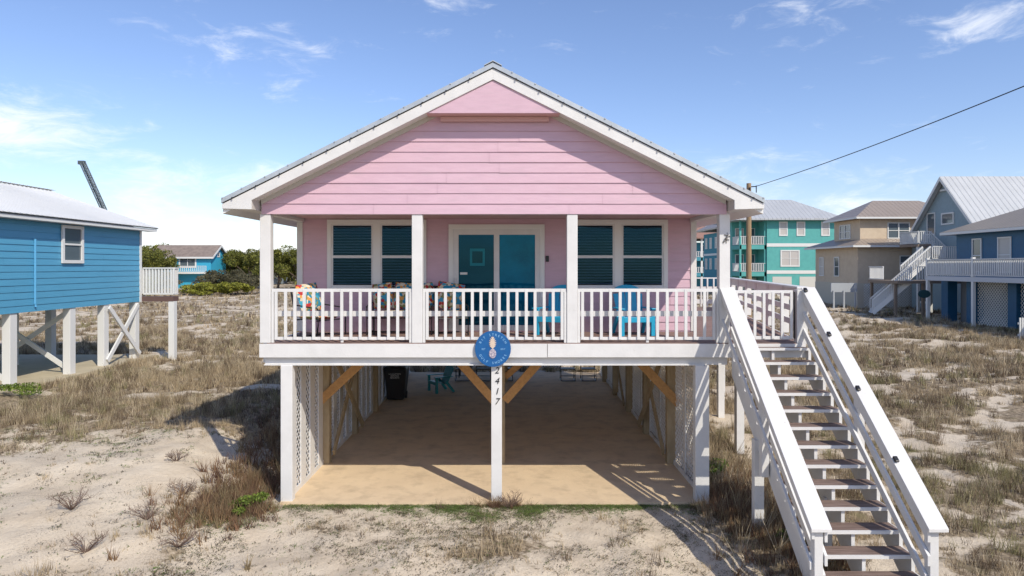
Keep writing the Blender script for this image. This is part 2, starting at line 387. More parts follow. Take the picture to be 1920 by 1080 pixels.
# raised ribs of the metal and ridge cap
rr = MB()
for sgn in (-1, 1):
    for k in range(12):
        d = 0.35+k*.42; x = AX+sgn*min(d, 4.9)
        rr.box(x-.012, x+.012, YF-.045, YB, rz(x, 8.10)-.016, rz(x, 8.10)+.006)
rr.build('roof_rib', ROOFM, roof)
rc = MB().prism([(AX-.16, 8.035), (AX, 8.118), (AX+.16, 8.035), (AX+.16, 8.05), (AX, 8.135), (AX-.16, 8.05)], 'y', YF-.05, YB+.02)
rc.build('ridge_cap', ROOFM, roof)
for sgn in (-1, 1):
    for k in range(11):
        x = AX+sgn*(.42+k*.43); MB().box(x-.011, x+.011, YF-.045, YF-.031, rz(x, 8.02)-.03, rz(x, 8.02)+.0).build('screw_head', BLACK, roof)
# rake fascia boards
for sgn in (-1, 1):
    tip = AX+sgn*4.925; kn = AX+sgn*4.385
    fb = MB().prism([(AX, 7.997), (tip, rz(tip, 7.997)), (tip, 5.455), (kn, 5.44), (kn, rz(kn, 7.80)), (AX, 7.80)], 'y', YF, YF+.045)
    fb.build('rake_board', WHITE, H, bevel=.004)
    so_ = MB().prism([(AX, 7.985), (tip, rz(tip, 7.985)), (tip, rz(tip, 7.825)), (AX, 7.825)], 'y', YF+.05, YB-.05); so_.build('soffit', TRIM, H)
    a, b = sorted((kn, tip))
    MB().box(a+.01, b-.005, YF+.05, YB-.05, 5.46, 5.50).build('eave_soffit', TRIM, H)
    a = tip-.04 if sgn > 0 else tip; MB().box(a, a+.04, YF+.046, YB, 5.45, 5.56).build('eave_board', WHITE, H)
    a, b = sorted((kn, kn+sgn*.03)); MB().box(a, b, YF+.05, 15.9, 5.445, 5.68).build('frieze_board', TRIM_SHADE, H)
    wx = kn-sgn*.04
    MB().prism([(AX, 7.83), (wx, rz(wx, 7.83)), (wx, rz(wx, 7.735)), (AX, 7.735)], 'y', -.034, -.004).build('rake_frieze', TRIM_SHADE, H)
# apex panel
MB().prism([(AX, 7.79), (AX-1.24, 7.196), (AX+1.24, 7.196)], 'y', YF+.03, YF+.055).build('gable_peak_panel', PINK, H)
MB().box(AX-1.22, AX+1.22, YF+.056, -.004, 7.20, 7.215).build('peak_soffit', PINKC, H)
MB().box(-1.33, .69, -.10, -.02, 7.105, 7.195).build('peak_trim', PINKC, H, bevel=.004)
# gable wall
gw = MB(); siding(gw, lambda u, d, z: (u, -d, z), 5.384, 10, .1945, lambda z: (max(-4.69, AX-(7.83-z)/RS), min(4.02, AX+(7.83-z)/RS)), .02)
gw.prism([(-4.69, 5.384), (4.02, 5.384), (4.02, 5.62), (AX, 7.80), (-4.69, 5.62)], 'y', .004, .06)
gw.build('gable_wall', PINK, H)
MB().box(-4.73, 4.07, .061, .20, 5.386, 5.62).build('porch_beam', WHITE, H)
# porch ceiling + side beams
MB().box(-4.55, 3.90, .201, 2.24, 5.46, 5.48).build('porch_ceiling', PINKC, H)
for x0 in (-4.70, 3.92): MB().box(x0, x0+.12, .201, 2.20, 5.39, 5.56).build('side_beam', TRIM, H)
# porch posts
for k, x0 in enumerate((-4.73, -1.88, 1.03, 3.89)):
    MB().box(x0, x0+.20, .0, .17, 2.97, 5.384).build('porch_post', WHITE, H, bevel=.008)
# front wall
YW = 2.25
fw = MB(); siding(fw, lambda u, d, z: (u, YW-d, z), 2.99, 13, .19, lambda z: (-4.66, 4.0), .016)
fw.box(-4.66, 4.0, YW+.002, YW+.12, 2.85, 5.46); fw.build('front_wall', PINK, H)
for x0 in (-4.75, 3.95):
    MB().box(x0, x0+.125, YW-.03, YW+.10, 2.98, 5.46).build('corner_board', WHITE, H)
for sx_, x0 in ((-1, -4.70), (1, 4.02)):
    sw = MB(); siding(sw, lambda u, d, z: (x0+sx_*d, u, z), 2.80, 14, .19, lambda z: (YW+.1, 15.5), .016); sw.box(x0-.05, x0+.05, YW+.12, 15.5, 2.80, 5.47)
    sw.build('side_wall', PINK, H)
bw = MB().prism([(-4.65, 2.8), (3.97, 2.8), (3.97, 5.62), (AX, 7.80), (-4.65, 5.62)], 'y', 15.5, 15.6); bw.build('rear_wall', PINK, H)
# windows
def slatted(x0, x1, z0, z1, y, gap=.062):
    b = MB(); z = z0+.02
    while z < z1-.02:
        b.add([(x0,y,z),(x1,y,z),(x1,y+.028,z+.026),(x0,y+.028,z+.026)], [(0,1,2,3)]); z += gap
    return b
def window2(x0, x1, z0, z1, panes, y=YW):
    W_ = MB(); t = .09; yo = y-.055
    W_.box(x0, x1, yo, y-.018, z1-t, z1); W_.box(x0, x1, yo, y-.018, z0, z0+t); W_.box(x0, x0+t, yo, y-.018, z0+t, z1-t); W_.box(x1-t, x1, yo, y-.018, z0+t, z1-t)
    xm = (x0+x1)/2; W_.box(xm-.075, xm+.075, yo+.006, y-.018, z0+t, z1-t)
    zc = (z0+z1)/2-.03
    W = W_.build('window', TRIM, H, bevel=.004)
    for (a, b) in ((x0+t, xm-.075), (xm+.075, x1-t)):
        f = MB(); i = .045
        f.box(a, b, yo+.014, y-.02, z1-t-i, z1-t); f.box(a, b, yo+.014, y-.02, z0+t, z0+t+i); f.box(a, a+i, yo+.014, y-.02, z0+t+i, z1-t-i); f.box(b-i, b, yo+.014, y-.02, z0+t+i, z1-t-i)
        f.box(a+i, b-i, yo+.01, y-.02, zc-.03, zc+.03); f.build('sash', WHITE, W)
        MB().box(a+i, b-i, y-.021, y-.018, z0+t+i, z1-t-i).build('pane_backing', DARK, W)  # flat sheet painted dark for the unlit room behind the blind
        slatted(a+i, b-i, z0+t+i, z1-t-i, y-.052+.004).build('blind', BLINDM, W)
        for (c, d) in ((z0+t+i, zc-.03), (zc+.03, z1-t-i)):
            MB().quad((a+i, y-.058+.006, c), (b-i, y-.052, c), (b-i, y-.052, d), (a+i, y-.052, d)).build('pane', GLASS, W)
window2(-4.08, -1.89, 3.86, 5.44, 2); window2(1.24, 3.44, 3.86, 5.44, 2)
# sliding door
D = MB(); x0, x1, z0, z1 = -1.40, .72, 2.99, 5.335; t = .10; yo = YW-.06
D.box(x0, x1, yo, YW-.018, z1-t, z1); D.box(x0, x0+t, yo, YW-.018, z0, z1-t); D.box(x1-t, x1, yo, YW-.018, z0, z1-t)
door = D.build('sliding_door', TRIM, H, bevel=.004)
for (a, b, yy) in ((-1.30, -.30, .012), (-.36, .62, .0)):
    f = MB(); l = .12 if a < -1 else .08; r = .10 if a < -1 else .11
    f.box(a, b, yo+.012+yy, YW-.02, z1-t-.13, z1-t); f.box(a, b, yo+.012+yy, YW-.02, z0, z0+.12); f.box(a, a+l, yo+.012+yy, YW-.02, z0+.12, z1-t-.13); f.box(b-r, b, yo+.012+yy, YW-.02, z0+.12, z1-t-.13)
    p = f.build('door_panel', WHITE, door)
for (a, b) in ((-1.18, -.40), (-.28, .51)):
    MB().quad((a, YW-.028, z0+.12), (b, YW-.028, z0+.12), (b, YW-.028, z1-t-.13), (a, YW-.028, z1-t-.13)).build('pane', GLASSD, door)
    MB().box(a, b, YW-.0195, YW-.0175, z0+.12, z1-t-.13).build('pane_backing', TEALREFL if a > -1 else NAVYDIM, door)
MB().box(-.93, -.60, YW-.0215, YW-.0200, 4.42, 4.80).build('picture_frame', mat('pic_frame', (.16,.24,.27), .6), door); MB().box(-.88, -.65, YW-.0235, YW-.0218, 4.48, 4.74).build('picture', DARK, door)
MB().box(-1.26, -1.235, yo-.02, yo+.02, 3.9, 4.15).build('handle', WHITE, door)
MB().box(-1.145, -.985, YW-.032, YW-.0295, 4.225, 4.275).build('sticker', WHITE2, door)
MB().box(.745, .815, YW-.045, YW-.018, 4.51, 4.64).build('doorbell', BLACK, H, bevel=.006)
# deck
dk = MB(); y = .0; k = 0
def xr(y_): return 5.50+.2*y_
while y < 11:
    y1 = y+.142; xe = xr(y)
    a = -4.60 if y1 < 2.25 else 4.09
    if y1 >= 2.25: a = 4.07
    dk.box(a, xe-.05, y+.004, y1-.004, 2.945, 2.97); y = y1
dk.build('deck_floor', DECK, H)
fl = MB(); fl.box(-4.60, 4.0, 2.4, 15.4, 2.62, 2.80)
for k in range(6): fl.box(-4.5, 3.9, 2.35+2.65*k, 2.55+2.65*k, 2.40, 2.62)
fl.box(-4.60, 5.4, .25, .30, 2.70, 2.94); fl.box(-4.60, 5.4, 1.2, 1.25, 2.70, 2.94); fl.box(-4.60, 4.0, 2.30, 2.38, 2.60, 2.94)
fl.build('floor_framing', mat('framing_lumber', (.66,.54,.36), .8, (.56,.44,.28), 4), H)  # paler than the other lumber, to bounce more light into the carport
MB().box(-4.73, .66, -.03, .0, 2.70, 2.955).build('deck_fascia', WHITE, H, bevel=.004)
MB().box(.665, 3.95, -.045, .0, 2.705, 2.955).build('deck_fascia', WHITE, H, bevel=.004)
MB().box(3.955, 5.50, -.03, .0, 2.70, 2.955).build('deck_fascia', WHITE, H, bevel=.004)
MB().box(-4.66, 4.06, .08, .16, 2.55, 2.70).build('rim_beam', WHITE, H)
MB().box(-4.66, 3.6, .02, .08, 2.545, 2.565).build('rim_ledger', WHITE, H)
MB().box(-4.72, -4.64, .161, 2.25, 2.58, 2.95).build('rim_beam', WHITE, H)
side = MB(); side.hexa([(5.46,.0,2.70),(5.50,.0,2.70),(5.50+2.2,11,2.70),(5.46+2.2,11,2.70)], [(5.46,.0,2.955),(5.50,.0,2.955),(5.50+2.2,11,2.955),(5.46+2.2,11,2.955)]); side.build('rim_beam', WHITE, H)
# front railings
def railing(xa, xb, n, mids, post_at_end=True):
    r = MB(); r.box(xa, xb, .03, .12, 3.925, 3.985); r.box(xa, xb, .05, .095, 3.02, 3.075)
    for m_ in mids: r.box(m_-.025, m_+.025, .045, .10, 2.972, 3.02)
    rl = r.build('railing', WHITE, H, bevel=.003)
    for k in range(n):
        x = xa+(k+.5)*(xb-xa)/n; j = random.uniform(-.004, .004)
        hgt = 3.9249
        MB().box(x-.027+j, x+.027+j, .022, .062 if False else .05, 3.03, 3.975 if (k % 4 == 3) else 3.9249).build('baluster', WHITE, rl)
    MB().box(xa, xb, .125, .16, 3.46, 3.56).build('mid_board', WHITE, rl)
    for xe_ in (xa, xb-.045): MB().box(xe_, xe_+.045, .02, .12, 2.972, 3.9249).build('end_post', WHITE, rl)
random.seed(3)
railing(-4.52, -1.885, 15, [-3.2]); railing(-1.675, 1.025, 16, [-.35]); railing(1.235, 3.885, 15, [2.55])
# gate at the head of the stairs
g = MB(); g.box(4.13, 5.28, .03, .11, 3.90, 3.955); g.box(4.13, 5.28, .045, .095, 3.03, 3.09)
gate = g.build('gate', WHITE, H, bevel=.003)
for k in range(7):
    x = 4.22+k*.172; MB().box(x-.025, x+.025, .02, .044, 3.05, 3.92).build('baluster', WHITE, gate)
MB().box(5.29, 5.312, .0, .04, 3.05, 3.93).build('hinge', BLACK, gate)
# deck posts right side
MB().box(5.34, 5.54, -.02, .14, 2.956, 3.97).build('deck_post', WHITE, H, bevel=.006)
def xr2(y_): return 5.50+.2*y_
sr = MB(); ya, yb = .15, 10.8
def rail_strip(z0_, z1_, w0, w1):
    sr.hexa([(xr2(ya)+w0,ya,z0_),(xr2(ya)+w1,ya,z0_),(xr2(yb)+w1,yb,z0_),(xr2(yb)+w0,yb,z0_)], [(xr2(ya)+w0,ya,z1_),(xr2(ya)+w1,ya,z1_),(xr2(yb)+w1,yb,z1_),(xr2(yb)+w0,yb,z1_)])
rail_strip(3.98, 4.02, -.12, .10); rail_strip(3.78, 3.97, -.02, .02); rail_strip(3.50, 3.62, -.02, .02); rail_strip(3.22, 3.34, -.02, .02)
for k in range(7):
    y_ = .2+k*1.72
    if k: sr.box(xr2(y_)-.03, xr2(y_)+.11, y_, y_+.14, 2.975, 3.97)
sr.build('side_railing', WHITE, H, bevel=.003)
rr2 = MB(); rr2.box(4.1, 7.7, 10.9, 11.0, 3.98, 4.02); rr2.box(4.1, 7.7, 10.93, 10.97, 3.55, 3.70); rr2.box(4.1, 7.7, 10.93, 10.97, 3.1, 3.25)
for k in range(16): rr2.box(4.2+k*.22, 4.25+k*.22, 10.90, 10.93, 3.0, 3.98)
rr2.build('rear_railing', WHITE, H)
for (x, y_, hz) in ((5.42, 3.4, 2.70), (6.1, 7.0, 2.70), (7.3, 10.7, 2.70), (4.9, 7.2, 2.7)):
    gz_ = float(ground_z(x, y_)); MB().box(x-.09, x+.09, y_-.09, y_+.09, gz_-.3, hz).build('stilt_post', WHITE, H, bevel=.006)
# stilts
def post(x0, x1, y0, y1, z0, z1, m): return MB().box(x0, x1, y0, y1, z0, z1).build('stilt_post', m, H, bevel=.008)
post(-4.34, -4.12, .0, .17, -.2, 2.545, WHITE); post(3.44, 3.70, .0, .18, -.2, 2.545, WHITE)
cpost = post(-.39, -.19, -.0, .17, -.15, 2.545, WHITE)
ys_ = [2.35+2.65*k for k in range(5)]
for i, y_ in enumerate(ys_):
    post(-4.26, -4.07, y_, y_+.2, -.1, 2.40, WOOD); post(3.46, 3.65, y_, y_+.2, -.1, 2.40, WOOD)
    if i in (0, 4): post(-.40, -.16, y_, y_+.24, -.1, 2.40, WOOD)
def brace(p, q, m=WOOD, w_=.05, h_=.19, up=(0,0,1)): return MB().bar(p, q, w_, h_, up).build('brace', m, H, bevel=.004)
# transverse knee braces
brace((-.16, 2.32, 1.42), (.62, 2.32, 2.30), ORWOOD, .045, .19, (0,0,1)); brace((-.40, 2.32, 1.42), (-1.18, 2.32, 2.30), ORWOOD, .045, .19)
brace((-4.30, 2.32, 1.38), (-3.30, 2.32, 2.32), ORWOOD, .045, .19); brace((3.72, 2.32, 1.34), (2.80, 2.32, 2.32), ORWOOD, .045, .19)
brace((-.16, 2.60, 1.9), (.42, 2.60, 2.4), ORWOOD, .045, .14)
# longitudinal X braces, set off the posts so they do not touch each other
for xx, sg in ((-4.0, 1), (3.40, -1)):
    brace((xx, 2.45, .22), (xx, 5.1, 2.36), WOOD, .045, .17); brace((xx+sg*.05, 2.45, 2.36), (xx+sg*.05, 5.15, .22), WOOD, .045, .17)
for xx, sg in ((3.40, -1),):
    brace((xx, 7.75, .22), (xx, 10.4, 2.36), WOOD, .045, .17)
# lattice sides
def lattice(x, y0, y1, z0, z1, name='lattice_panel', m=WHITE, parent=None, sp=.10, wdt=.036, axis='x', par=None):
    b = MB()
    Ht = z1-z0; Wd = y1-y0
    for sgn, dx in ((1, 0), (-1, .011)):
        c = -Ht
        while c < Wd+Ht:
            # line y = c + sgn*(z) ; clip to the rectangle
            pts = []
            if sgn > 0: za = max(0, -c); zb = min(Ht, Wd-c); f = lambda z: c+z
            else: za = max(0, c-Wd); zb = min(Ht, c); f = lambda z: c-z
            if zb-za > .03:
                p = (f(za), za); q = (f(zb), zb); o_ = wdt*.5*math.sqrt(2)
                A = [(p[0]-o_, p[1]), (p[0]+o_, p[1]), (q[0]+o_, q[1]), (q[0]-o_, q[1])]
                A = [(min(max(u, 0), Wd), v) for u, v in A]
                def P3(u, v, d):
                    return (x+d, y0+u, z0+v) if axis == 'x' else (y0+u, x+d, z0+v)
                b.add([P3(u, v, dx) for u, v in A]+[P3(u, v, dx+.008) for u, v in A], [(0,1,2,3),(7,6,5,4),(0,4,5,1),(1,5,6,2),(2,6,7,3),(3,7,4,0)])
            c += sp*math.sqrt(2)*.99
    return b.build(name, m, par if par is not None else H)
bdL = MB(); bdR = MB()
yy = .175
while yy < 15:
    bdL.box(-4.215, -4.19, yy, yy+.30, .0, 2.55); yy += .60
bdL.box(-4.215, -4.19, .18, 15.0, .0, .0)
bl = MB()
yy = .19
segs = []
while yy < 15:
    bl.box(-4.225, -4.20, yy, yy+.31, .10, 2.53); segs.append((yy+.31, yy+.60)); yy += .60
bl.box(-4.228, -4.197, .18, 15.0, .0, .098); bl.build('lattice_boards', WHITE, H)
lattice(-4.24, .2, 15.0, .10, 2.53, sp=.105, wdt=.034)
br = MB()
for k in range(13): br.box(3.60, 3.625, .20+1.18*k, .32+1.18*k, .10, 2.53)
br.box(3.597, 3.628, .2, 15.0, .0, .098); br.build('lattice_boards', WHITE, H)
lattice(3.635, .2, 15.0, .10, 2.53, sp=.105, wdt=.036)
# house number on the centre post
fnt = None
def text_mesh(txt, size, name, m, parent, loc, rot=(R(90),0,0), ext=.004, shear=0, align='CENTER'):
    cu = bpy.data.curves.new(name, 'FONT'); cu.body = txt; cu.size = size; cu.extrude = ext; cu.shear = shear; cu.align_x = align; cu.align_y = 'CENTER'; cu.resolution_u = 3; cu.offset = .0
    to = bpy.data.objects.new('tmp', cu); col.objects.link(to); bpy.context.view_layer.update()
    dg = bpy.context.evaluated_depsgraph_get(); me = bpy.data.meshes.new_from_object(to.evaluated_get(dg)); bpy.data.objects.remove(to)
    me.name = name; me.materials.clear(); me.materials.append(m)
    o = bpy.data.objects.new(name, me); col.objects.link(o); o.parent = parent; o.location = Vector(loc)-(worldloc(parent) if parent else Vector((0,0,0))); o.rotation_euler = rot
    return o
for ch, z_ in (('2', 2.45), ('4', 2.255), ('1', 2.06), ('7', 1.87)):
    text_mesh(ch, .17, 'house_number', BLACK, H, (-.285, -.006, z_), shear=.25, ext=.006)

# ------------------------------------------------------------------ staircase (part of the house)
ST = MB(); SL = .79
def capz(y_): return 4.0+SL*y_
yb_ = -3.8
for x0 in (3.90, 5.43):
    pass
# stringers + newels as the staircase mesh
stairs = None
for x0, x1 in ((4.82, 4.87), (4.11, 4.16), (5.50, 5.55)):
    STR = MB()
    # saw-tooth stringer under the treads
    rise, run = .223, .29; poly = []
    ytop, ztop = -.03, 2.87
    for k in range(14):
        yk = -.16-run*k; zk = 2.87-rise*k
        poly += [(yk+run if k else -.03, zk), (yk+.03, zk)]
        
    last_y, last_z = poly[-1]
    poly += [(last_y, last_z-.20), (last_y+.25, -.30+0.0)] if False else [(last_y, -.25), (last_y+.35, -.25)]
    poly += [(-.03, 2.87-.42)]
    # y extents must be monotone: build as columns
    for k in range(13):
        ya_, yb2 = (-.03 if k == 0 else -.16-run*(k-1)+.03), -.16-run*k+.03
        zt = 2.87-rise*k
        low = lambda yv: max(-.25, 2.87-.50+ (yv+.03)*rise/run)
        STR.hexa([(x0, yb2, low(yb2)), (x1, yb2, low(yb2)), (x1, ya_, low(ya_)), (x0, ya_, low(ya_))], [(x0, yb2, zt), (x1, yb2, zt), (x1, ya_, zt), (x0, ya_, zt)])
    if stairs is None: stairs = STR.build('staircase', WHITE, H)
    else: STR.build('stringer', WHITE, stairs)

for k in range(13):
    yk = -.16-.29*k; zk = 2.90-.223*k
    j = random.uniform(-.006, .006)
    t_ = MB(); t_.box(4.165, 5.495, yk+.006, yk+.15, zk-.028, zk); t_.box(4.165, 5.495, yk+.156, yk+.285, zk-.028, zk)
    tr = t_.build('tread', TREAD, stairs)
    MB().box(4.165, 5.495, yk-.022, yk+.004, zk-.05, zk-.003).build('nosing', WHITE, tr)
for sd_, (xa, xb) in enumerate(((3.90, 4.17), (5.43, 5.69))):
    hr = MB()
    def sloped(xa_, xb_, dz, h_, y0_=-3.82, y1_=.02):
        hr.hexa([(xa_, y0_, capz(y0_)+dz-h_), (xb_, y0_, capz(y0_)+dz-h_), (xb_, y1_, capz(y1_)+dz-h_), (xa_, y1_, capz(y1_)+dz-h_)],
                [(xa_, y0_, capz(y0_)+dz), (xb_, y0_, capz(y0_)+dz), (xb_, y1_, capz(y1_)+dz), (xa_, y1_, capz(y1_)+dz)])
    sloped(xa, xb, 0, .045)
    ci = xb-.07 if sd_ == 0 else xa+.02
    sloped(ci, ci+.04, -.047, .20, -3.76); sloped(ci, ci+.04, -.42, .14, -3.76); sloped(ci, ci+.04, -.74, .14, -3.70)
    co_ = xa+.03 if sd_ == 0 else xb-.07
    if sd_ == 0:
        sloped(co_, co_+.04, -.047, .16, -3.76); sloped(co_, co_+.04, -.58, .10, -3.70)
    handrail = hr.build('handrail', WHITE, stairs, bevel=.004)
    px0 = xa+.075 if sd_ == 0 else xa+.065
    for y_ in (-3.74, -1.90):
        MB().box(px0, px0+.115, y_, y_+.13, float(ground_z(px0, y_))-.3 if y_ < -3 else capz(y_)-1.45, capz(y_)-.05).build('newel_post', WHITE, stairs, bevel=.006)
for (yl) in (-.10, -1.02, -1.98, -3.02):
    zl = capz(yl); MB().bar((5.46, yl-.035, zl+.02), (5.46, yl+.035, zl+.02+.055), .06, .04).build('rail_light', BLACK, stairs, bevel=.008)
for (x, y_) in ((4.13, -1.30),):
    MB().box(x-.08, x+.08, y_-.07, y_+.07, -.5, 1.5).build('support_post', WHITE, stairs, bevel=.005)
MB().box(4.78, 4.90, -2.30, -2.20, -.4, .86).build('support_post', WHITE, stairs)

# ------------------------------------------------------------------ round sign
SG = thing('round_sign', 'round blue pineapple sign on the white centre post under the deck rail', 'sign', (-.355, -.085, 2.87))
n = 48; dsk = MB(); dsk.prism([(-.355+.335*math.cos(2*math.pi*k/n), 2.87+.335*math.sin(2*math.pi*k/n)) for k in range(n)], 'y', -.10, -.055); dsk.build('sign_board', SIGNB, SG, bevel=.004)
pb = MB(); pb.prism([(-.36+.066*math.cos(2*math.pi*k/24), 2.785+.088*math.sin(2*math.pi*k/24)) for k in range(24)], 'y', -.112, -.101); pb.build('pineapple_body', SILV, SG)
pl = MB()
for lv in range(6):
    zc = 2.90+lv*.032; wd = (.060, .070, .072, .065, .05, .03)[lv]
    for sgn in (-1, 1):
        pl.prism([(-.36, zc-.03), (-.36+sgn*wd, zc+.034), (-.36, zc+.030)], 'y', -.110-lv*.0005-(.0002 if sgn > 0 else 0), -.101)
pl.prism([(-.375, 3.05), (-.345, 3.05), (-.36, 3.105)], 'y', -.1105, -.101)
pl.build('pineapple_leaves', GOLD, SG)
def arc_text(txt, rad, a_mid, step, size, flip=False):
    n_ = len(txt)
    for i, ch in enumerate(txt):
        if ch == ' ': continue
        a = R(a_mid+(-(i-(n_-1)/2) if not flip else (i-(n_-1)/2))*step)
        yield ch, (-.355+rad*math.cos(a), -.102, 2.87+rad*math.sin(a)), (a-R(90) if not flip else a+R(90))
objs = []
for txt, am, flip in (('BIT STRETCH', 90, False), ('GULF SHORES', 270, True)):
    for ch, loc, ang in arc_text(txt, .262, am, 12.5, .07, flip):
        o = text_mesh(ch, .062, 'lettering', SIGNT, SG, loc, rot=(R(90), -ang, 0), ext=.002)
for txt, x_ in (('EST', -.53), ('2017', -.17)): text_mesh(txt, .045, 'lettering', SIGNT, SG, (x_, -.102, 2.865), ext=.002)

# lizard ornament on the right-hand porch post
oz = MB(); oz.tube([(4.02,-.012,4.84),(4.00,-.02,4.92),(4.05,-.02,4.98),(4.03,-.02,5.04)], [.008,.022,.02,.006], 8)
for a, b in (((4.00,4.90),(3.95,4.86)),((4.01,4.92),(4.07,4.90)),((4.04,4.98),(3.98,5.0)),((4.05,4.99),(4.09,4.96))): oz.tube([(a[0],-.015,a[1]),(b[0],-.012,b[1])], .008, 6)
oz.tube([(4.00,-.015,4.90),(3.96,-.012,4.85),(3.975,-.012,4.82)], [.012,.007,.003], 6)
OR = mat('ornament_metal', (.22,.21,.20), .5, metal=.6)
tag(oz.build('wall_ornament', OR, None, smooth=True), 'small grey metal lizard ornament fixed to the right porch post', 'ornament')

# ------------------------------------------------------------------ porch furniture
def cushion(mb, c, sx_, sy_, sz_, n=8, rot=None):
    vs = []; fs = []
    for i in range(n+1):
        for j in range(n+1):
            u = i/n*2-1; v = j/n*2-1; h = (1-u**4)*(1-v**4); h = max(h, 0)**.5
            vs.append((u*sx_, v*sy_, h*sz_))
    nn = len(vs); vs += [(a, b, -c_) for a, b, c_ in vs]
    for i in range(n):
        for j in range(n):
            k = i*(n+1)+j; fs += [(k, k+n+1, k+n+2, k+1), (nn+k, nn+k+1, nn+k+n+2, nn+k+n+1)]
    M_ = (rot or Matrix.Identity(3)); mb.add([tuple(M_ @ Vector(p)+Vector(c)) for p in vs], fs); return mb
def adirondack(label, x, y, z, rot, m, sc=1.0, group=None):
    t = thing('plastic_chair', label, 'chair', (0,0,0), group)
    s_ = MB()      # seat facing -Y
    for k in range(5):
        s_.bar((-.24+k*.12, -.28, .38), (-.24+k*.12, .20, .28), .105, .02)
    s_.box(-.30, .30, -.30, -.27, .28, .39); s_.build('seat', m, t, bevel=.005)
    b = MB()
    for k in range(5):
        u = (k-2)*.12; h_ = 1.0-.05*abs(k-2)**1.6
        b.bar((u*.85, .18, .28), (u*1.12, .18+.28*(h_-.28)/.7, h_), .112, .02, up=(0,-1,.3))
    # rounded head
    hd = [(.30*math.cos(R(a)), .90+.14*math.sin(R(a))) for a in range(0, 181, 15)]
    b.add([(u, .415+(w_-.9)*.4, w_) for u, w_ in hd]+[(u, .44+(w_-.9)*.4, w_) for u, w_ in hd], [tuple(range(13)), tuple(range(25, 12, -1))]+[(i, i+13, (i+1)%13+13, (i+1)%13) for i in range(13)])
    b.build('backrest', m, t)
    for sg in (-1, 1):
        MB().bar((sg*.35, -.34, .56), (sg*.33, .34, .56), .13, .025).build('armrest', m, t, bevel=.006)
        MB().box(sg*.33-.045, sg*.33+.045, -.30, -.22, 0, .547).build('leg', m, t, bevel=.006)
        MB().bar((sg*.31, .10, .40), (sg*.33, .40, .0), .06, .09).build('leg', m, t, bevel=.006)
    t.location = (x, y, z); t.rotation_euler = (0, 0, rot); t.scale = (sc, sc, sc); return t
adirondack('turquoise plastic chair on the porch just left of the third porch post', .93, 1.55, 2.97, R(-25), ADIR, group='turquoise chairs on the porch')
adirondack('turquoise plastic chair on the porch below the right-hand window', 2.55, 1.50, 2.97, R(8), ADIR, group='turquoise chairs on the porch')
adirondack('small teal plastic chair under the house beside the black bin', -2.55, 11.0, 0, R(-60), ADIRT)

def metal_seat(label, cat, name, x, y, z, rot, wd, npil, low=False):
    t = thing(name, label, cat, (0,0,0))
    f = MB(); hw = wd/2
    for sg in (-1, 1):
        f.tube([(sg*hw, -.32, 0), (sg*hw, -.34, .60), (sg*hw, .30, .66), (sg*hw, .42, 1.0)], .016, 6); f.tube([(sg*hw, .36, 0), (sg*hw, .28, .42), (sg*hw, .42, 1.0)], .016, 6); f.tube([(sg*hw, -.34, .04), (sg*hw, .36, .04)], .014, 6)
    f.tube([(-hw, -.32, .36), (hw, -.32, .36)], .014, 6); f.tube([(-hw, .28, .36), (hw, .28, .36)], .014, 6); f.tube([(-hw, .42, 1.0), (hw, .42, 1.0)], .016, 6); f.tube([(-hw, .0, .05), (hw, .0, .05)], .014, 6)
    f.build('frame', BLACK, t)
    cushion(MB(), (0, -.02, .43), hw*.95, .32, .07).build('seat_cushion', FLORAL, t, smooth=True)
    for i in range(npil):
        cx = (i-(npil-1)/2)*(wd/npil); M3 = Matrix.Rotation(R(72+random.uniform(-5,5)), 3, 'X') @ Matrix.Rotation(R(random.uniform(-12,12)), 3, 'Z')
        cushion(MB(), (cx, .24, .80), min(.30, wd/npil*.47), .29, .09, rot=M3).build('back_cushion', FLORAL, t, smooth=True)
    t.location = (x, y, z); t.rotation_euler = (0,0,rot); return t
metal_seat('black metal armchair with floral cushions at the left end of the porch', 'armchair', 'patio_armchair', -3.95, 1.05, 2.97, R(60), .66, 1)
metal_seat('black metal loveseat with three floral cushions under the left-hand window', 'loveseat', 'patio_loveseat', -2.35, 1.72, 2.97, R(0), 1.35, 3)
metal_seat('black metal armchair with floral cushion on the porch left of the sliding door', 'armchair', 'patio_armchair', -1.28, 1.60, 2.97, R(12), .62, 1)
tb = thing('side_table', 'low patio table with pale top between the cushioned seats', 'table', (-3.15, 1.35, 2.97))
MB().box(-3.55, -2.85, 1.10, 1.55, 3.44, 3.465).build('table_top', mat('table_stone', (.55,.50,.44), .5), tb, bevel=.006)
for a in (-3.5, -2.9):
    for b in (1.14, 1.51): MB().tube([(a, b, 2.972), (a, b, 3.44)], .013, 6).build('leg', BLACK, tb)

# ------------------------------------------------------------------ under the house
bin_ = thing('wheelie_bin', 'black wheeled rubbish bin with white lettering under the house', 'rubbish bin', (-3.84, 9.6, 0))
b = MB(); b.hexa([(-4.10,9.36,.04),(-3.56,9.36,.04),(-3.56,9.95,.04),(-4.10,9.95,.04)], [(-4.18,9.24,1.04),(-3.46,9.24,1.04),(-3.46,10.02,1.04),(-4.18,10.02,1.04)]); b.build('body', BLACKP, bin_, bevel=.03)
MB().hexa([(-4.20,9.21,1.045),(-3.44,9.21,1.045),(-3.44,10.05,1.045),(-4.20,10.05,1.045)], [(-4.16,9.26,1.12),(-3.48,9.26,1.12),(-3.48,10.0,1.12),(-4.16,10.0,1.12)]).build('lid', BLACKP, bin_, bevel=.02)
for sg in (-4.12, -3.58): MB().tube([(sg, 9.9, .12), (sg+.06, 9.9, .12)], .12, 16).build('wheel', BLACK, bin_)
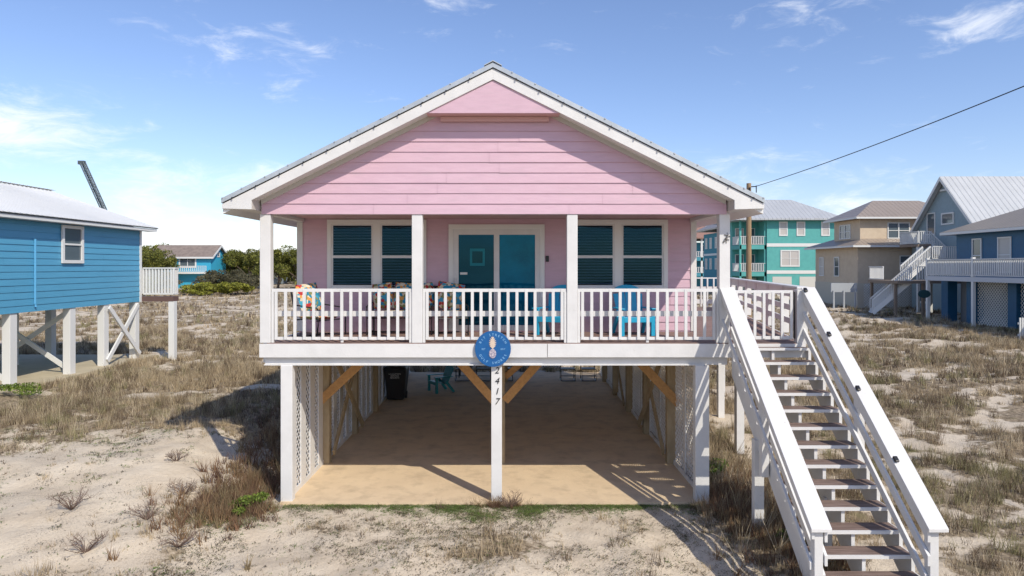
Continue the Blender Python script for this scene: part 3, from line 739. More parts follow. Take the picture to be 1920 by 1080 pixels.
for i, tx in enumerate(('GOODMAN', 'SERVICE', 'RESORTS')): text_mesh(tx, .075, 'lettering', WHITE2, bin_, (-3.83, 9.255, .90-i*.065), rot=(R(82),0,0), ext=.002)
def sled_chair():
    t = thing('folding_chair', '', 'chair', (0,0,0), 'black metal chairs at the back of the carport')
    f = MB()
    for sg in (-1, 1): f.tube([(sg*.27, -.25, .45), (sg*.27, -.28, .03), (sg*.27, .28, .03), (sg*.27, .22, .48), (sg*.27, .32, .92)], .018, 6)
    f.tube([(-.27,-.28,.03),(.27,-.28,.03)], .018, 6); f.tube([(-.27,-.27,.22),(.27,-.27,.22)], .014, 6); f.build('frame', BLACK, t)
    MB().box(-.27, .27, -.26, .24, .45, .475).build('seat', BLACKP, t, bevel=.008)
    MB().bar((0,.24,.60), (0,.32,.92), .54, .02, up=(0,-1,0)).build('backrest', BLACKP, t)
    return t
sc0 = sled_chair()
lbls = ['black metal chair at the back of the carport, nearest the teal chair', 'black metal chair second from the teal chair at the carport back', 'black metal chair just left of the centre post at the carport back',
        'black metal chair just right of the orange brace at the carport back', 'black metal chair rightmost at the carport back, beside the sunlit strip']
for i, x in enumerate((-1.9, -1.1, -.45 - .35, 2.15, 2.95)):
    o = sc0 if i == 0 else copy_tree(sc0)
    o.location = (x if i != 2 else -.25, 13.3, 0); o['label'] = lbls[i]
pt = thing('picnic_table', 'dark patio table behind the black chairs at the carport back', 'table', (-1.2, 14.2, 0))
MB().box(-2.2, -.2, 13.85, 14.6, .70, .74).build('table_top', BLACKP, pt)
for a in (-2.1, -.3):
    for b_ in (13.95, 14.5): MB().tube([(a,b_,0),(a,b_,.70)], .025, 6).build('leg', BLACK, pt)

# ------------------------------------------------------------------ generic bits for other houses
def win(parent, cx, cz, w_, h_, plane, face, m=FARG, mull=False, bar_=True, fr=.09, trim=WHITE2):
    """face: 'y' => wall at y=plane facing -y; 'x' => wall at x=plane facing -x; 'X' => facing +x"""
    def bx(mb, u0, u1, z0, z1, d0, d1):
        if face == 'y': mb.box(u0, u1, plane-d1, plane-d0, z0, z1)
        elif face == 'x': mb.box(plane-d1, plane-d0, u0, u1, z0, z1)
        else: mb.box(plane+d0, plane+d1, u0, u1, z0, z1)
    f = MB(); a, b_, c, d = cx-w_/2, cx+w_/2, cz-h_/2, cz+h_/2
    bx(f, a-fr, b_+fr, d, d+fr, .005, .07); bx(f, a-fr, b_+fr, c-fr, c, .005, .07); bx(f, a-fr, a, c, d, .005, .065); bx(f, b_, b_+fr, c, d, .005, .065)
    if bar_: bx(f, a, b_, cz-.03, cz+.03, .02, .055)
    if mull: bx(f, cx-.05, cx+.05, c, d, .02, .06)
    W = f.build('window', trim, parent); g = MB(); bx(g, a, b_, c, d, .006, .018); g.build('pane', m, W)
def hip(mb, x0, x1, y0, y1, z, h_, t=.15, rl=None):
    """hip roof solid; ridge along the longer side"""
    lx, ly = x1-x0, y1-y0
    if lx > ly: r0 = ((x0+ly/2), (y0+y1)/2); r1 = ((x1-ly/2), (y0+y1)/2)
    else: r0 = ((x0+x1)/2, y0+lx/2); r1 = ((x0+x1)/2, y1-lx/2)
    b_ = [(x0,y0,z),(x1,y0,z),(x1,y1,z),(x0,y1,z)]; u = [(p[0],p[1],z-t) for p in b_]
    vs = b_+u+[(r0[0],r0[1],z+h_),(r1[0],r1[1],z+h_)]
    if lx > ly: fs = [(0,1,9,8),(2,3,8,9),(3,0,8),(1,2,9)]
    else: fs = [(0,1,8),(1,2,9,8),(2,3,9),(3,0,8,9)]
    fs += [(4,7,6,5),(0,4,5,1),(1,5,6,2),(2,6,7,3),(3,7,4,0)]
    mb.add(vs, fs); return mb
def balrail(parent, p, q, z0, h_=1.0, sp=.16, name='railing', m=WHITE2, thick=.05):
    b = MB(); p = Vector((*p, 0)); q = Vector((*q, 0)); L_ = (q-p).length; d = (q-p)/L_
    U = Vector((0,0,1)); b.bar(p+U*(z0+h_), q+U*(z0+h_), .12, .05); b.bar(p+U*(z0+.1), q+U*(z0+.1), .06, .06)
    k = 0
    while k*sp < L_:
        c = p+d*(k*sp); b.bar(c+U*(z0+.1), c+U*(z0+h_), thick, thick, up=(d.x,d.y,0)); k += 1
    return b.build(name, m, parent)
def lattice_far(parent, fixed, a0, a1, z0, z1, axis):
    return lattice(fixed, a0, a1, z0, z1, m=WHITE2, sp=.17, wdt=.06, axis=axis, par=parent)

# ------------------------------------------------------------------ left blue house
XL = -15.5
B = thing('stilt_house', 'bright blue stilt house with white metal roof at the left edge', 'house', (-19.5, 9, .5))
bs = MB(); siding(bs, lambda u, d, z: (XL+d, u, z), 2.95, 14, .215, lambda z: (2.0, 15.3), .02); bs.box(XL-8.2, XL-.002, 2.0, 15.3, 2.95, 5.96); bs.build('wall', BLUES, B)
MB().box(XL-.05, XL+.035, 15.22, 15.36, 2.93, 5.95).build('corner_board', WHITE2, B)
br_ = MB(); xe = -15.05; xg = -19.6; ze, zg = 6.05, 7.62; t_ = .06
for (a, b_) in ((xe, xg), (2*xg-xe, xg)):
    br_.hexa([(a, 1.5, ze-t_), (a, 15.9, ze-t_), (b_, 15.9, zg-t_), (b_, 1.5, zg-t_)] if a > b_ else [(a, 15.9, ze-t_), (a, 1.5, ze-t_), (b_, 1.5, zg-t_), (b_, 15.9, zg-t_)],
             [(a, 1.5, ze), (a, 15.9, ze), (b_, 15.9, zg), (b_, 1.5, zg)] if a > b_ else [(a, 15.9, ze), (a, 1.5, ze), (b_, 1.5, zg), (b_, 15.9, zg)])
brf = br_.build('roof', RW, B)
rb_ = MB()
for k in range(62):
    y_ = 1.6+k*.232; rb_.bar((xe+.03, y_, ze-.01), (xg, y_, zg+.012), .035, .025)
rb_.build('roof_rib', mat('white_rib', (.66,.67,.68), .4), brf)
ed = MB().box(xe+.004, xe+.012, 1.6, 15.8, ze-.055, ze-.015)
ed.build('eave_gap_shade', BLACK, brf)  # black strip standing in for the shade in the gaps between rib ends
MB().box(xg-.12, xg+.12, 1.4, 15.95, zg+.03, zg+.05).build('ridge_cap', RW, brf)
MB().box(XL+.03, xe-.02, 1.6, 15.8, ze-.17, ze-.07).build('eave_board', WHITE2, B)
MB().prism([(XL-8, 5.96), (XL, 5.96), (xg, 7.5)], 'y', 15.2, 15.29).build('gable_wall', BLUES, B)
MB().tube([(-18.6, 6.9, 6.7), (-18.6, 6.9, 7.55)], .07, 10).build('vent_pipe', WHITE2, B)
win(B, 10.95, 5.18, .92, 1.10, XL+.02, 'X', FARG, fr=.11)
MB().tube([(XL+.05, 9.1, 5.3), (XL+.05, 9.1, 3.2), (XL+.07, 9.1, 3.1)], .035, 8).build('conduit', mat('blue_pipe', (.10,.36,.60), .5), B)
for i, y_ in enumerate((3.6, 5.9, 8.25, 11.05, 13.2-.2, 15.1)):
    zg_ = .3
    for xx in (XL-.14, XL-3.6, XL-7.0):
        MB().box(xx-.13, xx+.13, y_-.15, y_+.15, zg_, 2.95).build('stilt_post', WHITE2, B, bevel=.01)
def cross(x, y0, y1):
    MB().bar((x, y0, .8), (x, y1, 2.85), .06, .17).build('brace', WHITE2, B); MB().bar((x+.07, y0, 2.85), (x+.07, y1, .8), .06, .17).build('brace', WHITE2, B)
cross(XL+.03, 13.0, 15.1)
for yy0 in (8.25, 11.05):
    MB().bar((XL-.3, yy0+.2, .75), (XL-3.4, yy0+.2, 2.85), .06, .16).build('brace', WHITE2, B); MB().bar((XL-.3, yy0+.3, 2.85), (XL-3.4, yy0+.3, .75), .06, .16).build('brace', WHITE2, B)
cross(XL-3.7, 8.3, 11.0)
dkx = MB(); dkx.box(XL+.02, -14.15, 15.35, 15.8, 2.95, 3.15); dkx.box(-20, XL, 15.35, 15.8, 2.95, 3.15); dkx.build('deck', mat('far_deck', (.12,.07,.06), .8), B)
balrail(B, (XL+.05, 15.45), (-14.18, 15.45), 3.16, 1.18, .13, thick=.07); balrail(B, (-14.18, 15.45), (-14.18, 15.78), 3.16, 1.18, .13, thick=.07)
MB().box(-14.36, -14.12, 15.36, 15.6, .4, 2.95).build('stilt_post', WHITE2, B)

# ------------------------------------------------------------------ right: deep blue house with deck
N_ = thing('stilt_house', 'deep blue house with tan roof, long white deck and lattice skirt at right', 'house', (36, 28, .6))
X0, X1, Y0, Y1 = 31.2, 44, 14.0, 34.3
MB().box(X0, X1, Y0, Y1, 3.75, 6.75).build('wall', NAVY, N_)
hr_ = MB(); hip(hr_, X0-.7, X1+.7, Y0-.7, Y1+.7, 6.82, 3.1); hr_.build('roof', RTAN2, N_)
fsc = MB(); fsc.box(X0-.73, X0-.705, Y0-.7, Y1+.7, 6.62, 6.80); fsc.box(X0-.72, X1, Y1+.705, Y1+.73, 6.62, 6.8); fsc.build('fascia_board', WHITE2, N_)
for yv, w_ in ((32.2, .75), (29.7, 1.0), (25.2, 1.3)):
    win(N_, yv, 5.15, w_, 2.1, X0, 'x', FARG2 if w_ > .8 else FARG)
MB().box(X0-.16, X0-.0, 27.5, 27.75, 5.6, 5.8).build('wall_lamp', BLACK, N_)
MB().box(29.0, X0-.005, Y0, 34.3, 3.45, 3.74).build('deck', mat('grey_paint', (.50,.52,.55), .6), N_)
balrail(N_, (29.04, 14.0), (29.04, 34.2), 3.75, 1.12, .17, thick=.06); balrail(N_, (29.04, 34.2), (31.1, 34.2), 3.75, 1.12, .17, thick=.06)
for y_ in (15.5, 20.8, 24.4, 29.5, 34.1): MB().box(28.98, 29.16, y_-.09, y_+.09, .3, 3.45 if y_ != 34.1 else 3.45).build('stilt_post', WHITE2, N_)
for y_ in (24.4, 29.5, 34.1): MB().box(28.96, 29.15, y_-.09, y_+.09, 3.745, 5.0).build('rail_post', WHITE2, N_)
for y_ in (16.0, 22.6, 27.9, 31.6, 34.2): MB().box(30.3, 30.95, y_-.35, y_+.35, .3, 3.449).build('pier', NAVY, N_)
for a, b_ in ((16.4, 22.2), (23.0, 27.5), (28.3, 31.2)): lattice_far(N_, 30.5, a, b_, .55, 3.44, 'x')
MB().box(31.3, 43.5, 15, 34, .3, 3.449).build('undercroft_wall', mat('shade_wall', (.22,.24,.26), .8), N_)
sgn_ = MB().prism([(28.15+.42*math.cos(2*math.pi*k/20), 2.54+.28*math.sin(2*math.pi*k/20)) for k in range(20)], 'y', 33.0, 33.05)
tag(sgn_.build('hanging_sign', mat('sign_teal', (.006,.045,.055), .5)), 'dark teal oval sign hanging beside the deep blue house deck', 'sign')
pf = MB()
for k in range(12): pf.box(26.35+k*.13, 26.43+k*.13, 22.1, 22.14, .3, 1.75)
pf.box(26.3, 27.9, 22.145, 22.18, .8, .9); pf.box(26.3, 27.9, 22.145, 22.18, 1.4, 1.5)
pfo = pf.build('picket_fence', WHITE2); tag(pfo, 'short white picket fence at the right edge on the sand', 'fence')

# ------------------------------------------------------------------ grey gabled house behind it
Gh = thing('gabled_house', 'grey-blue house with steep pale metal gable roof and white outside stairs', 'house', (42, 42.5, .8))
gx = 35.3; za, zeave = 11.85, 6.6; yc = 42.5; hs = 5.3
wl_ = MB(); wl_.prism([(yc-4.7, .6), (yc+4.7, .6), (yc+4.7, 6.75), (yc, 11.55), (yc-4.7, 6.75)], 'x', gx+.5, 55); wl_.build('wall', GRAYB, Gh)
rf = MB()
for sg in (-1, 1):
    a = (yc+sg*hs, zeave-.3); b_ = (yc, za)
    poly = [a, b_, (b_[0], b_[1]-.22), (a[0], a[1]-.22)]
    rf.prism(poly, 'x', gx, 56)
rf.build('roof', RGY, Gh)
rk = MB()
for sg in (-1, 1):
    rk.prism([(yc+sg*hs, zeave-.33), (yc, za-.03), (yc, za-.36), (yc+sg*hs, zeave-.66)], 'x', gx-.04, gx-.002)
rk.build('rake_board', WHITE2, Gh)
win(Gh, yc+1.9, 8.05, .95, 1.7, gx+.5, 'x', FARG, bar_=False); win(Gh, yc-.25, 8.35, 1.35, .75, gx+.5, 'x', FARG, bar_=False, fr=.12)
win(Gh, yc+2.8, 3.0, 1.6, 3.2, gx+.5, 'x', FARG, bar_=False, fr=.2)
MB().box(gx+.3, gx+.49, yc-.5, yc+.5, 10.65, 10.8).build('gable_bracket', WHITE2, Gh)
# stairs of that house
st2 = MB()
def flight(p, q, wdir, wd_, rails=True):
    st2 = MB()
    p = Vector(p); q = Vector(q); wv = Vector(wdir)*wd_
    for o_ in (Vector((0,0,0)), wv): st2.bar(p+o_, q+o_, .08, .28)
    nst = int(abs(p.z-q.z)/.2)
    for k in range(nst+1):
        c = p.lerp(q, k/nst)
        st2.bar(c+Vector((0,0,.05)), c+wv+Vector((0,0,.05)), .25, .04)
    for o_ in (Vector((0,0,0)), wv):
        st2.bar(p+o_+Vector((0,0,1.05)), q+o_+Vector((0,0,1.05)), .08, .10); st2.bar(p+o_+Vector((0,0,.25)), q+o_+Vector((0,0,.25)), .05, .06)
        n_ = int((p-q).length/.17)
        for k in range(n_+1):
            c = p.lerp(q, k/n_)+o_; st2.bar(c+Vector((0,0,.2)), c+Vector((0,0,1.05)), .05, .05, up=(1,0,0))
    st2.build('outside_stairs', WHITE2, Gh)
flight((34.4, 42.4, 6.25), (35.6, 42.2, 4.95), (0,.9,0), 1.0)
flight((33.2, 40.4, 4.95), (31.3, 40.2, 3.4), (0,1,0), 1.0)
flight((29.6, 36.9, 3.35), (27.5, 38.3, .85), (.35,1,0), 1.1)
for bb in ((33.2, 35.7, 40.3, 43.4, 4.75, 4.95), (33.3, 34.4, 42.2, 44.8, 6.05, 6.25), (34.41, 35.7, 43.6, 44.8, 6.05, 6.25), (28.4, 34.5, 36.6, 40.7, 3.15, 3.35)): MB().box(*bb).build('landing', mat('weathered_wood', (.22,.17,.13), .8), Gh)
balrail(Gh, (29.9, 36.65), (34.3, 36.65), 3.35, 1.05, .17, thick=.06); balrail(Gh, (28.45, 38.6), (28.45, 40.6), 3.35, 1.05, .17, thick=.06); balrail(Gh, (33.3, 40.3), (35.6, 40.3), 4.95, 1.05, .17, thick=.06); balrail(Gh, (33.35, 42.2), (33.35, 44.8), 6.25, 1.05, .17, thick=.06); balrail(Gh, (33.4, 42.2), (34.4, 42.2), 6.25, 1.05, .17, thick=.06)
for (x, y_) in ((28.6,37.2),(30.4,36.8),(32.4,36.9),(28.6,40.5),(33.3,40.5),(34.2,36.8),(33.45,42.4)):
    MB().box(x-.09, x+.09, y_-.09, y_+.09, .4, 3.15 if x not in (33.3, 33.45) else (4.75 if x == 33.3 else 6.05)).build('stilt_post', WHITE2 if x > 32 else mat('weathered_wood', (.22,.17,.13), .8), Gh)

# ------------------------------------------------------------------ tan two-storey house
T = thing('stucco_house', 'tan two-storey stucco house with brown metal roofs', 'house', (37, 52, .9))
tx, ty = 31.1, 47.5
lw_ = MB(); lw_.box(tx, tx+10, ty, ty+8.3, .5, 6.2); lw_.build('lower_wall', TAN, T)
MB().box(tx-.03, tx+10.03, ty-.03, ty+8.33, .5, 2.9).build('plinth', TANL, T)
MB().box(tx+.7, tx+10, ty+.9, ty+5.8, 6.2, 8.75).build('upper_wall', TAN, T)
r1 = MB(); hip(r1, tx-.8, tx+10.6, ty-.8, ty+9.1, 6.32, 1.9); r1.build('lower_roof', RTAN, T)
r2 = MB(); hip(r2, tx, tx+10.8, ty+.2, ty+6.6, 8.92, 1.75); r2.build('upper_roof', RTAN, T)
fs_ = MB(); fs_.box(tx-.82, tx+10.6, ty-.83, ty-.805, 6.14, 6.30); fs_.box(tx-.83, tx-.805, ty-.8, ty+9.1, 6.14, 6.30); fs_.box(tx, tx+10.8, ty+.17, ty+.195, 8.74, 8.9); fs_.box(tx-.03, tx-.005, ty+.2, ty+6.6, 8.74, 8.9); fs_.build('fascia_board', WHITE2, T)
win(T, tx+4.2, 7.7, 3.0*.62, 1.3, ty+.9, 'y', FARG, mull=True); win(T, tx+4.3, 4.75, .9, 1.15, ty, 'y', FARG); win(T, ty+3.6, 7.7, 1.9, 1.2, tx+.7, 'x', FARG, mull=True)
win(T, ty+3.8, 4.4, .8, 1.7, tx, 'x', FARG); win(T, ty+6.9, 4.4, .8, 1.7, tx, 'x', FARG2)
lattice_far(T, ty-.06, tx+.5, tx+9.5, .8, 2.85, 'y')
ub = thing('utility_bench', 'grey timber utility stand beside the tan stucco house', 'utility stand', (28.6, 45.5, .8))
MB().box(28.3, 30.6, 46.6, 46.75, 2.15, 2.95).build('panel', mat('grey_timber', (.38,.40,.42), .8), ub)
for x in (28.5, 29.4, 30.4): MB().box(x-.06, x+.06, 46.5, 46.6, .5, 2.3).build('leg', mat('grey_timber', (.38,.40,.42), .8), ub)

# ------------------------------------------------------------------ teal house
E = thing('stucco_house', 'bright teal three-storey house with pale grey hip roof', 'house', (35, 70, 1))
ex, ey = 30.6, 67.5
MB().box(ex, ex+8.1, ey, ey+7.5, .5, 9.95).build('wall', TEAL, E)
# recessed wing to the left with balconies
MB().box(ex-3.2, ex-.01, ey+3.0, ey+7.5, .5, 9.95).build('wall', TEAL, E)
r_ = MB(); hip(r_, ex-4.0, ex+9.1, ey-.9, ey+8.4, 10.15, 2.65, .2); r_.build('roof', ribroof('pale_grey_roof', (.46,.47,.48), 0, .5), E)
bd = MB(); bd.box(ex-.03, ex+8.13, ey-.05, ey-.004, 6.8, 7.2); bd.box(ex-.03, ex+8.13, ey-.05, ey-.004, 3.55, 3.95); bd.build('string_course', WHITE2, E)
for cx in (ex+1.95, ex+4.05, ex+7.0): win(E, cx, 8.95, .75, 1.45, ey, 'y', FARG2, fr=.14)
win(E, ex+2.75, 5.4, 2.0, 1.7, ey, 'y', FARG2, mull=True, fr=.15)
for cx, w_ in ((ex+1.8, 2.3), (ex+5.2, 2.6)):
    MB().box(cx-w_/2, cx+w_/2, ey-.03, ey-.005, .6, 3.2).build('garage_door', mat('garage_cream', (.55,.54,.50), .6), E)
for zf in (3.75, 7.0):
    MB().box(ex-3.2, ex-.02, ey+.2, ey+2.98, zf-.5, zf).build('balcony', TEAL, E); balrail(E, (ex-3.15, ey+.25), (ex-.05, ey+.25), zf, 1.05, .2, thick=.07); balrail(E, (ex-3.15, ey+.25), (ex-3.15, ey+2.9), zf, 1.05, .2, thick=.07)
    for xx in (ex-2.3, ex-.9): win(E, xx, zf+1.15, .9, 1.9, ey+3.0, 'y', FARG, bar_=False)
for xx in (ex-3.1, ex-.12): MB().box(xx-.12, xx+.1, ey+.2, ey+.42, .5, 9.94).build('column', TEAL, E)
MB().box(ex-3.1, ex-.2, ey+2.95, ey+2.99, .6, 3.0).build('garage_door', mat('garage_cream', (.55,.54,.50), .6), E)

# blue house beyond, seen past the porch post
F_ = thing('stucco_house', 'pale blue house with balconies and brown roof seen past the right porch post', 'house', (29, 84, 1))
fx, fy = 28.9, 80
MB().box(fx, fx+7, fy, fy+8, .5, 9.2).build('wall', TEALB, F_)
r_ = MB(); hip(r_, fx-.9, fx+8, fy-3.4, fy+9, 9.8, 2.6, .2); r_.build('roof', RTAN, F_)
for zf in (3.6, 6.6):
    MB().box(fx-.3, fx+7, fy-2.6, fy-.01, zf-.6, zf).build('balcony', TEALB, F_); balrail(F_, (fx-.25, fy-2.55), (fx+6.9, fy-2.55), zf, 1.05, .22, thick=.07)
    for xx in (fx+1.4, fx+3.6, fx+5.6): win(F_, xx, zf+1.15, 1.2, 1.9, fy, 'y', FARG, bar_=False)
for yy in (fy+1.8, fy+4.4, fy+6.6):
    win(F_, yy, 4.8, .9, 1.4, fx, 'x', FARG2); win(F_, yy, 7.8, .9, 1.4, fx, 'x', FARG2)
MB().box(fx-.06, fx-.004, fy, fy+8, 6.0, 6.3).build('string_course', WHITE2, F_)
for xx in (fx-.2, fx+2.3, fx+4.6, fx+6.8): MB().box(xx-.12, xx+.12, fy-2.6, fy-2.36, .5, 9.6).build('column', WHITE2, F_)
F2 = thing('stucco_house', 'far blue house with red-brown roof seen through the porch opening', 'house', (33, 108, 1))
fx, fy = 29.5, 104
MB().box(fx, fx+9, fy, fy+8, .5, 8.6).build('wall', TEALB, F2)
r_ = MB(); hip(r_, fx-.9, fx+10, fy-2.8, fy+9, 9.4, 2.4, .2); r_.build('roof', mat('redbrown_roof', (.30,.17,.13), .7), F2)
for zf in (3.3, 6.0):
    MB().box(fx-.3, fx+9, fy-2.4, fy-.01, zf-.6, zf).build('balcony', TEALB, F2); balrail(F2, (fx-.25, fy-2.3), (fx+8.9, fy-2.3), zf, 1.0, .3, thick=.09)
    for xx in (fx+1.4, fx+4.2, fx+7): win(F2, xx, zf+1.15, 1.4, 1.8, fy, 'y', FARG, bar_=False)
for xx in (fx-.2, fx+3, fx+6, fx+8.9): MB().box(xx-.15, xx+.15, fy-2.4, fy-2.1, .5, 9.2).build('column', WHITE2, F2)

# ------------------------------------------------------------------ far blue bungalow on the left
Q = thing('bungalow', 'small turquoise bungalow with brown roof far off among the trees', 'house', (-51, 94, .5))
qx1, qy, qd = -46.9, 91.3, 5.4
TQ = mat('turquoise_siding', (.04,.36,.55), .6)
zb, zeq, zq2 = .5, 6.1, 7.75
MB().box(qx1-8.0, qx1, qy, qy+qd, zb, zeq).build('wall', TQ, Q)
MB().prism([(qy, zeq), (qy+qd, zeq), (qy+qd/2, zq2-.1)], 'x', qx1-.2, qx1-.004).build('gable_wall', TQ, Q)
r_ = MB()
for y_ in (qy-.5, qy+qd+.5): r_.prism([(y_, zeq-.2), (qy+qd/2, zq2+.1), (qy+qd/2, zq2-.08), (y_, zeq-.38)], 'x', qx1-9.5, qx1+.5)
r_.build('roof', SHING, Q)
rk = MB()
for y_ in (qy-.5, qy+qd+.5): rk.prism([(y_, zeq-.2), (qy+qd/2, zq2+.1), (qy+qd/2, zq2-.2), (y_, zeq-.5)], 'x', qx1+.505, qx1+.56)
rk.box(qx1-9.5, qx1+.5, qy-.56, qy-.505, zeq-.45, zeq-.18); rk.build('rake_board', WHITE2, Q)
hipm = MB(); hip(hipm, qx1-13.5, qx1-7.2, qy-.9, qy+5.5, zeq-.25, 1.5); hipm.build('roof', SHING, Q)
MB().box(qx1-12.9, qx1-8.01, qy-.4, qy+5, zb, zeq-.4).build('wall', WHITE2, Q)
win(Q, qx1-6.6, 5.15, .8, 1.2, qy, 'y', FARG, mull=True, fr=.25); win(Q, qx1-3.6, 5.1, 2.3, 1.3, qy, 'y', FARG, mull=True, bar_=False, fr=.22); win(Q, qy+2.7, 6.3, .6, .45, qx1, 'X', FARG, fr=.15)
balrail(Q, (qx1-8, qy-1.2), (qx1-.2, qy-1.2), 3.6, .9, .3, thick=.08); MB().box(qx1-8, qx1-.2, qy-1.2, qy-.01, 3.3, 3.59).build('deck', WHITE2, Q)
Q2 = thing('distant_house', 'distant pale grey house roof just left of the left porch post', 'house', (-47, 120, 1))
MB().box(-52.5, -46, 118, 124, .6, 6.0).build('wall', mat('distant_wall', (.30,.36,.42), .7), Q2); r_ = MB(); hip(r_, -53.4, -45, 117, 125, 6.4, 1.5); r_.build('roof', WHITE2, Q2)

# ------------------------------------------------------------------ utility pole and wire
UP = thing('utility_pole', 'wooden utility pole behind the right eave of the pink house', 'pole', (13.5, 25.5, 0))
MB().tube([(13.5,25.5,-.3),(13.5,25.5,9.15)], [.17,.13], 12).build('shaft', POLEM, UP, smooth=False)
hw = MB(); hw.tube([(13.62,25.45,8.95),(13.85,25.3,8.95)], .03, 6); hw.tube([(13.85,25.3,8.6),(13.85,25.3,9.0)], .03, 6); hw.tube([(13.5,25.36,8.4),(13.5,25.36,8.9)], .05, 8); hw.build('insulator', BLACK, UP)
a = Vector((13.88, 25.3, 8.97)); b_ = Vector((17.6, -11.0, 12.1)); pts = []
for k in range(41):
    t = k/40; p = a.lerp(b_, t); p.z -= 4*.55*t*(1-t); pts.append(p)
tag(MB().tube(pts, .018, 6).build('power_line', BLACK), 'black overhead power line running from the pole to the upper right', 'cable')

# ------------------------------------------------------------------ crane boom behind the left house
CZ = 120; f_ = lambda px, py: ((px-960)*CZ/1250, CZ-12.5, 4.4+(500-py)*CZ/1250)
CR = thing('crane', 'dark lattice crane boom rising behind the blue house roof', 'crane', (-70, 107.5, 1))
p = Vector((-77.3, 107.5, 23.1)); q = Vector((-67.5, 107.5, 1.5)); d = (q-p).normalized(); sv = d.cross(Vector((0,1,0))).normalized()*.30
bm_ = MB(); 
for o_ in (sv+Vector((0,.3,0)), -sv+Vector((0,.3,0)), sv-Vector((0,.3,0)), -sv-Vector((0,.3,0))): bm_.tube([p+o_, q+o_], .12, 6)
nb = 26
for k in range(nb):
    a0 = p.lerp(q, k/nb); a1 = p.lerp(q, (k+1)/nb)
    for yo_ in (-.3, .3): bm_.tube([a0+(sv if k%2 else -sv)+Vector((0,yo_,0)), a1+(-sv if k%2 else sv)+Vector((0,yo_,0))], .05, 5)
bm_.build('boom', CRANE, CR)
MB().box(p.x-.7, p.x+.4, 107.2, 107.8, p.z-.3, p.z+.35).build('boom_head', CRANE, CR)
MB().box(q.x-3, q.x+1.2, 106, 109, .6, 3).build('cab', CRANE, CR)

# ------------------------------------------------------------------ vegetation (numpy meshes)
def tri_mesh(name, V, C, m, parent=None, quads=False):
    """V (n,3|4,3), C (n,3)"""
    k = V.shape[1]; n_ = len(V); me = bpy.data.meshes.new(name); me.vertices.add(n_*k); me.vertices.foreach_set('co', V.astype('f').ravel())
    me.loops.add(n_*k); me.loops.foreach_set('vertex_index', np.arange(n_*k, dtype='i')); me.polygons.add(n_); me.polygons.foreach_set('loop_start', np.arange(n_, dtype='i')*k)
    me.update()
    a = me.attributes.new('Col', 'FLOAT_COLOR', 'POINT'); c4 = np.ones((n_, k, 4), 'f'); c4[..., :3] = C[:, None, :]; a.data.foreach_set('color', c4.ravel())
    me.materials.append(m); o = bpy.data.objects.new(name, me); col.objects.link(o); o.parent = parent; return o
rng = np.random.RandomState(11)
def blades(cx, cy, cz, h, spread, nb, colors, width, lean=.6):
    """arrays of tuft centres -> tri blades"""
    n_ = len(cx); N2 = n_*nb
    X = np.repeat(cx, nb)+rng.normal(0, 1, N2)*np.repeat(spread, nb)*.35; Y = np.repeat(cy, nb)+rng.normal(0, 1, N2)*np.repeat(spread, nb)*.35
    Z = np.repeat(cz, nb)-.01; Hh = np.repeat(h, nb)*rng.uniform(.45, 1.1, N2)
    a = rng.uniform(0, 2*np.pi, N2); ln = rng.uniform(.1, 1, N2)*lean*Hh
    wv = np.repeat(width, nb)*rng.uniform(.6, 1.3, N2) if hasattr(width, '__len__') else width*rng.uniform(.6, 1.3, N2)
    b2 = rng.uniform(0, 2*np.pi, N2)
    V = np.zeros((N2, 3, 3)); V[:,0] = np.stack([X-np.cos(b2)*wv, Y-np.sin(b2)*wv, Z], -1); V[:,1] = np.stack([X+np.cos(b2)*wv, Y+np.sin(b2)*wv, Z], -1)
    V[:,2] = np.stack([X+np.cos(a)*ln, Y+np.sin(a)*ln, Z+Hh], -1)
    cc = np.repeat(colors, nb, 0)*rng.uniform(.7, 1.25, (N2, 1)); return V, cc
def inframe(x, y, mrg=1.5):
    Z_ = y+12.5; return (Z_ > 3) & (np.abs(x) < .79*Z_+mrg)
def excl(x, y):
    e = (x > -4.36) & (x < 3.66) & (y > -.07) & (y < 15.4)
    e |= (x < -15.1) & (y > 3.4) & (y < 16.3)
    e |= (x > 31) & (y > 14) & (y < 35)
    return ~e
PAL = np.array([[.50,.40,.26],[.38,.295,.19],[.22,.165,.11],[.58,.48,.33],[.15,.11,.075],[.30,.27,.14]])
def scatter(n_, x0, x1, y0, y1, hmul, nb, width, dens=1.0):
    x = rng.uniform(x0, x1, n_); y = rng.uniform(y0, y1, n_); v = veg(x, y)
    k = (rng.rand(n_) < (v**1.3)*dens+.02) & inframe(x, y) & excl(x, y); x, y, v = x[k], y[k], v[k]
    pn = fbm(x*.5+40, y*.5, 3); ci = np.clip((pn*9-2+rng.normal(0, 1.6, len(x))).astype(int), 0, 5)
    h = (.08+.20*v*fbm(x*.9, y*.9+30, 2))*hmul*rng.uniform(.6, 1.4, len(x))
    return blades(x, y, ground_z(x, y), h, .10+.0*x+.25*h, nb, PAL[ci], width)
parts_ = [scatter(26000, -14, 14, -7, 8, 1.0, 13, .0055),
          scatter(2600, -14, 14, -7, 12, 2.3, 34, .005), scatter(5200, -28, 30, 12, 34, 2.6, 26, .010),
          scatter(40000, -28, 30, 8, 30, 1.35, 10, .012),
          scatter(36000, -75, 75, 30, 95, 1.8, 7, .035)]
stuff(tri_mesh('dry_grass', np.concatenate([p[0] for p in parts_]), np.concatenate([p[1] for p in parts_]), BLADE))
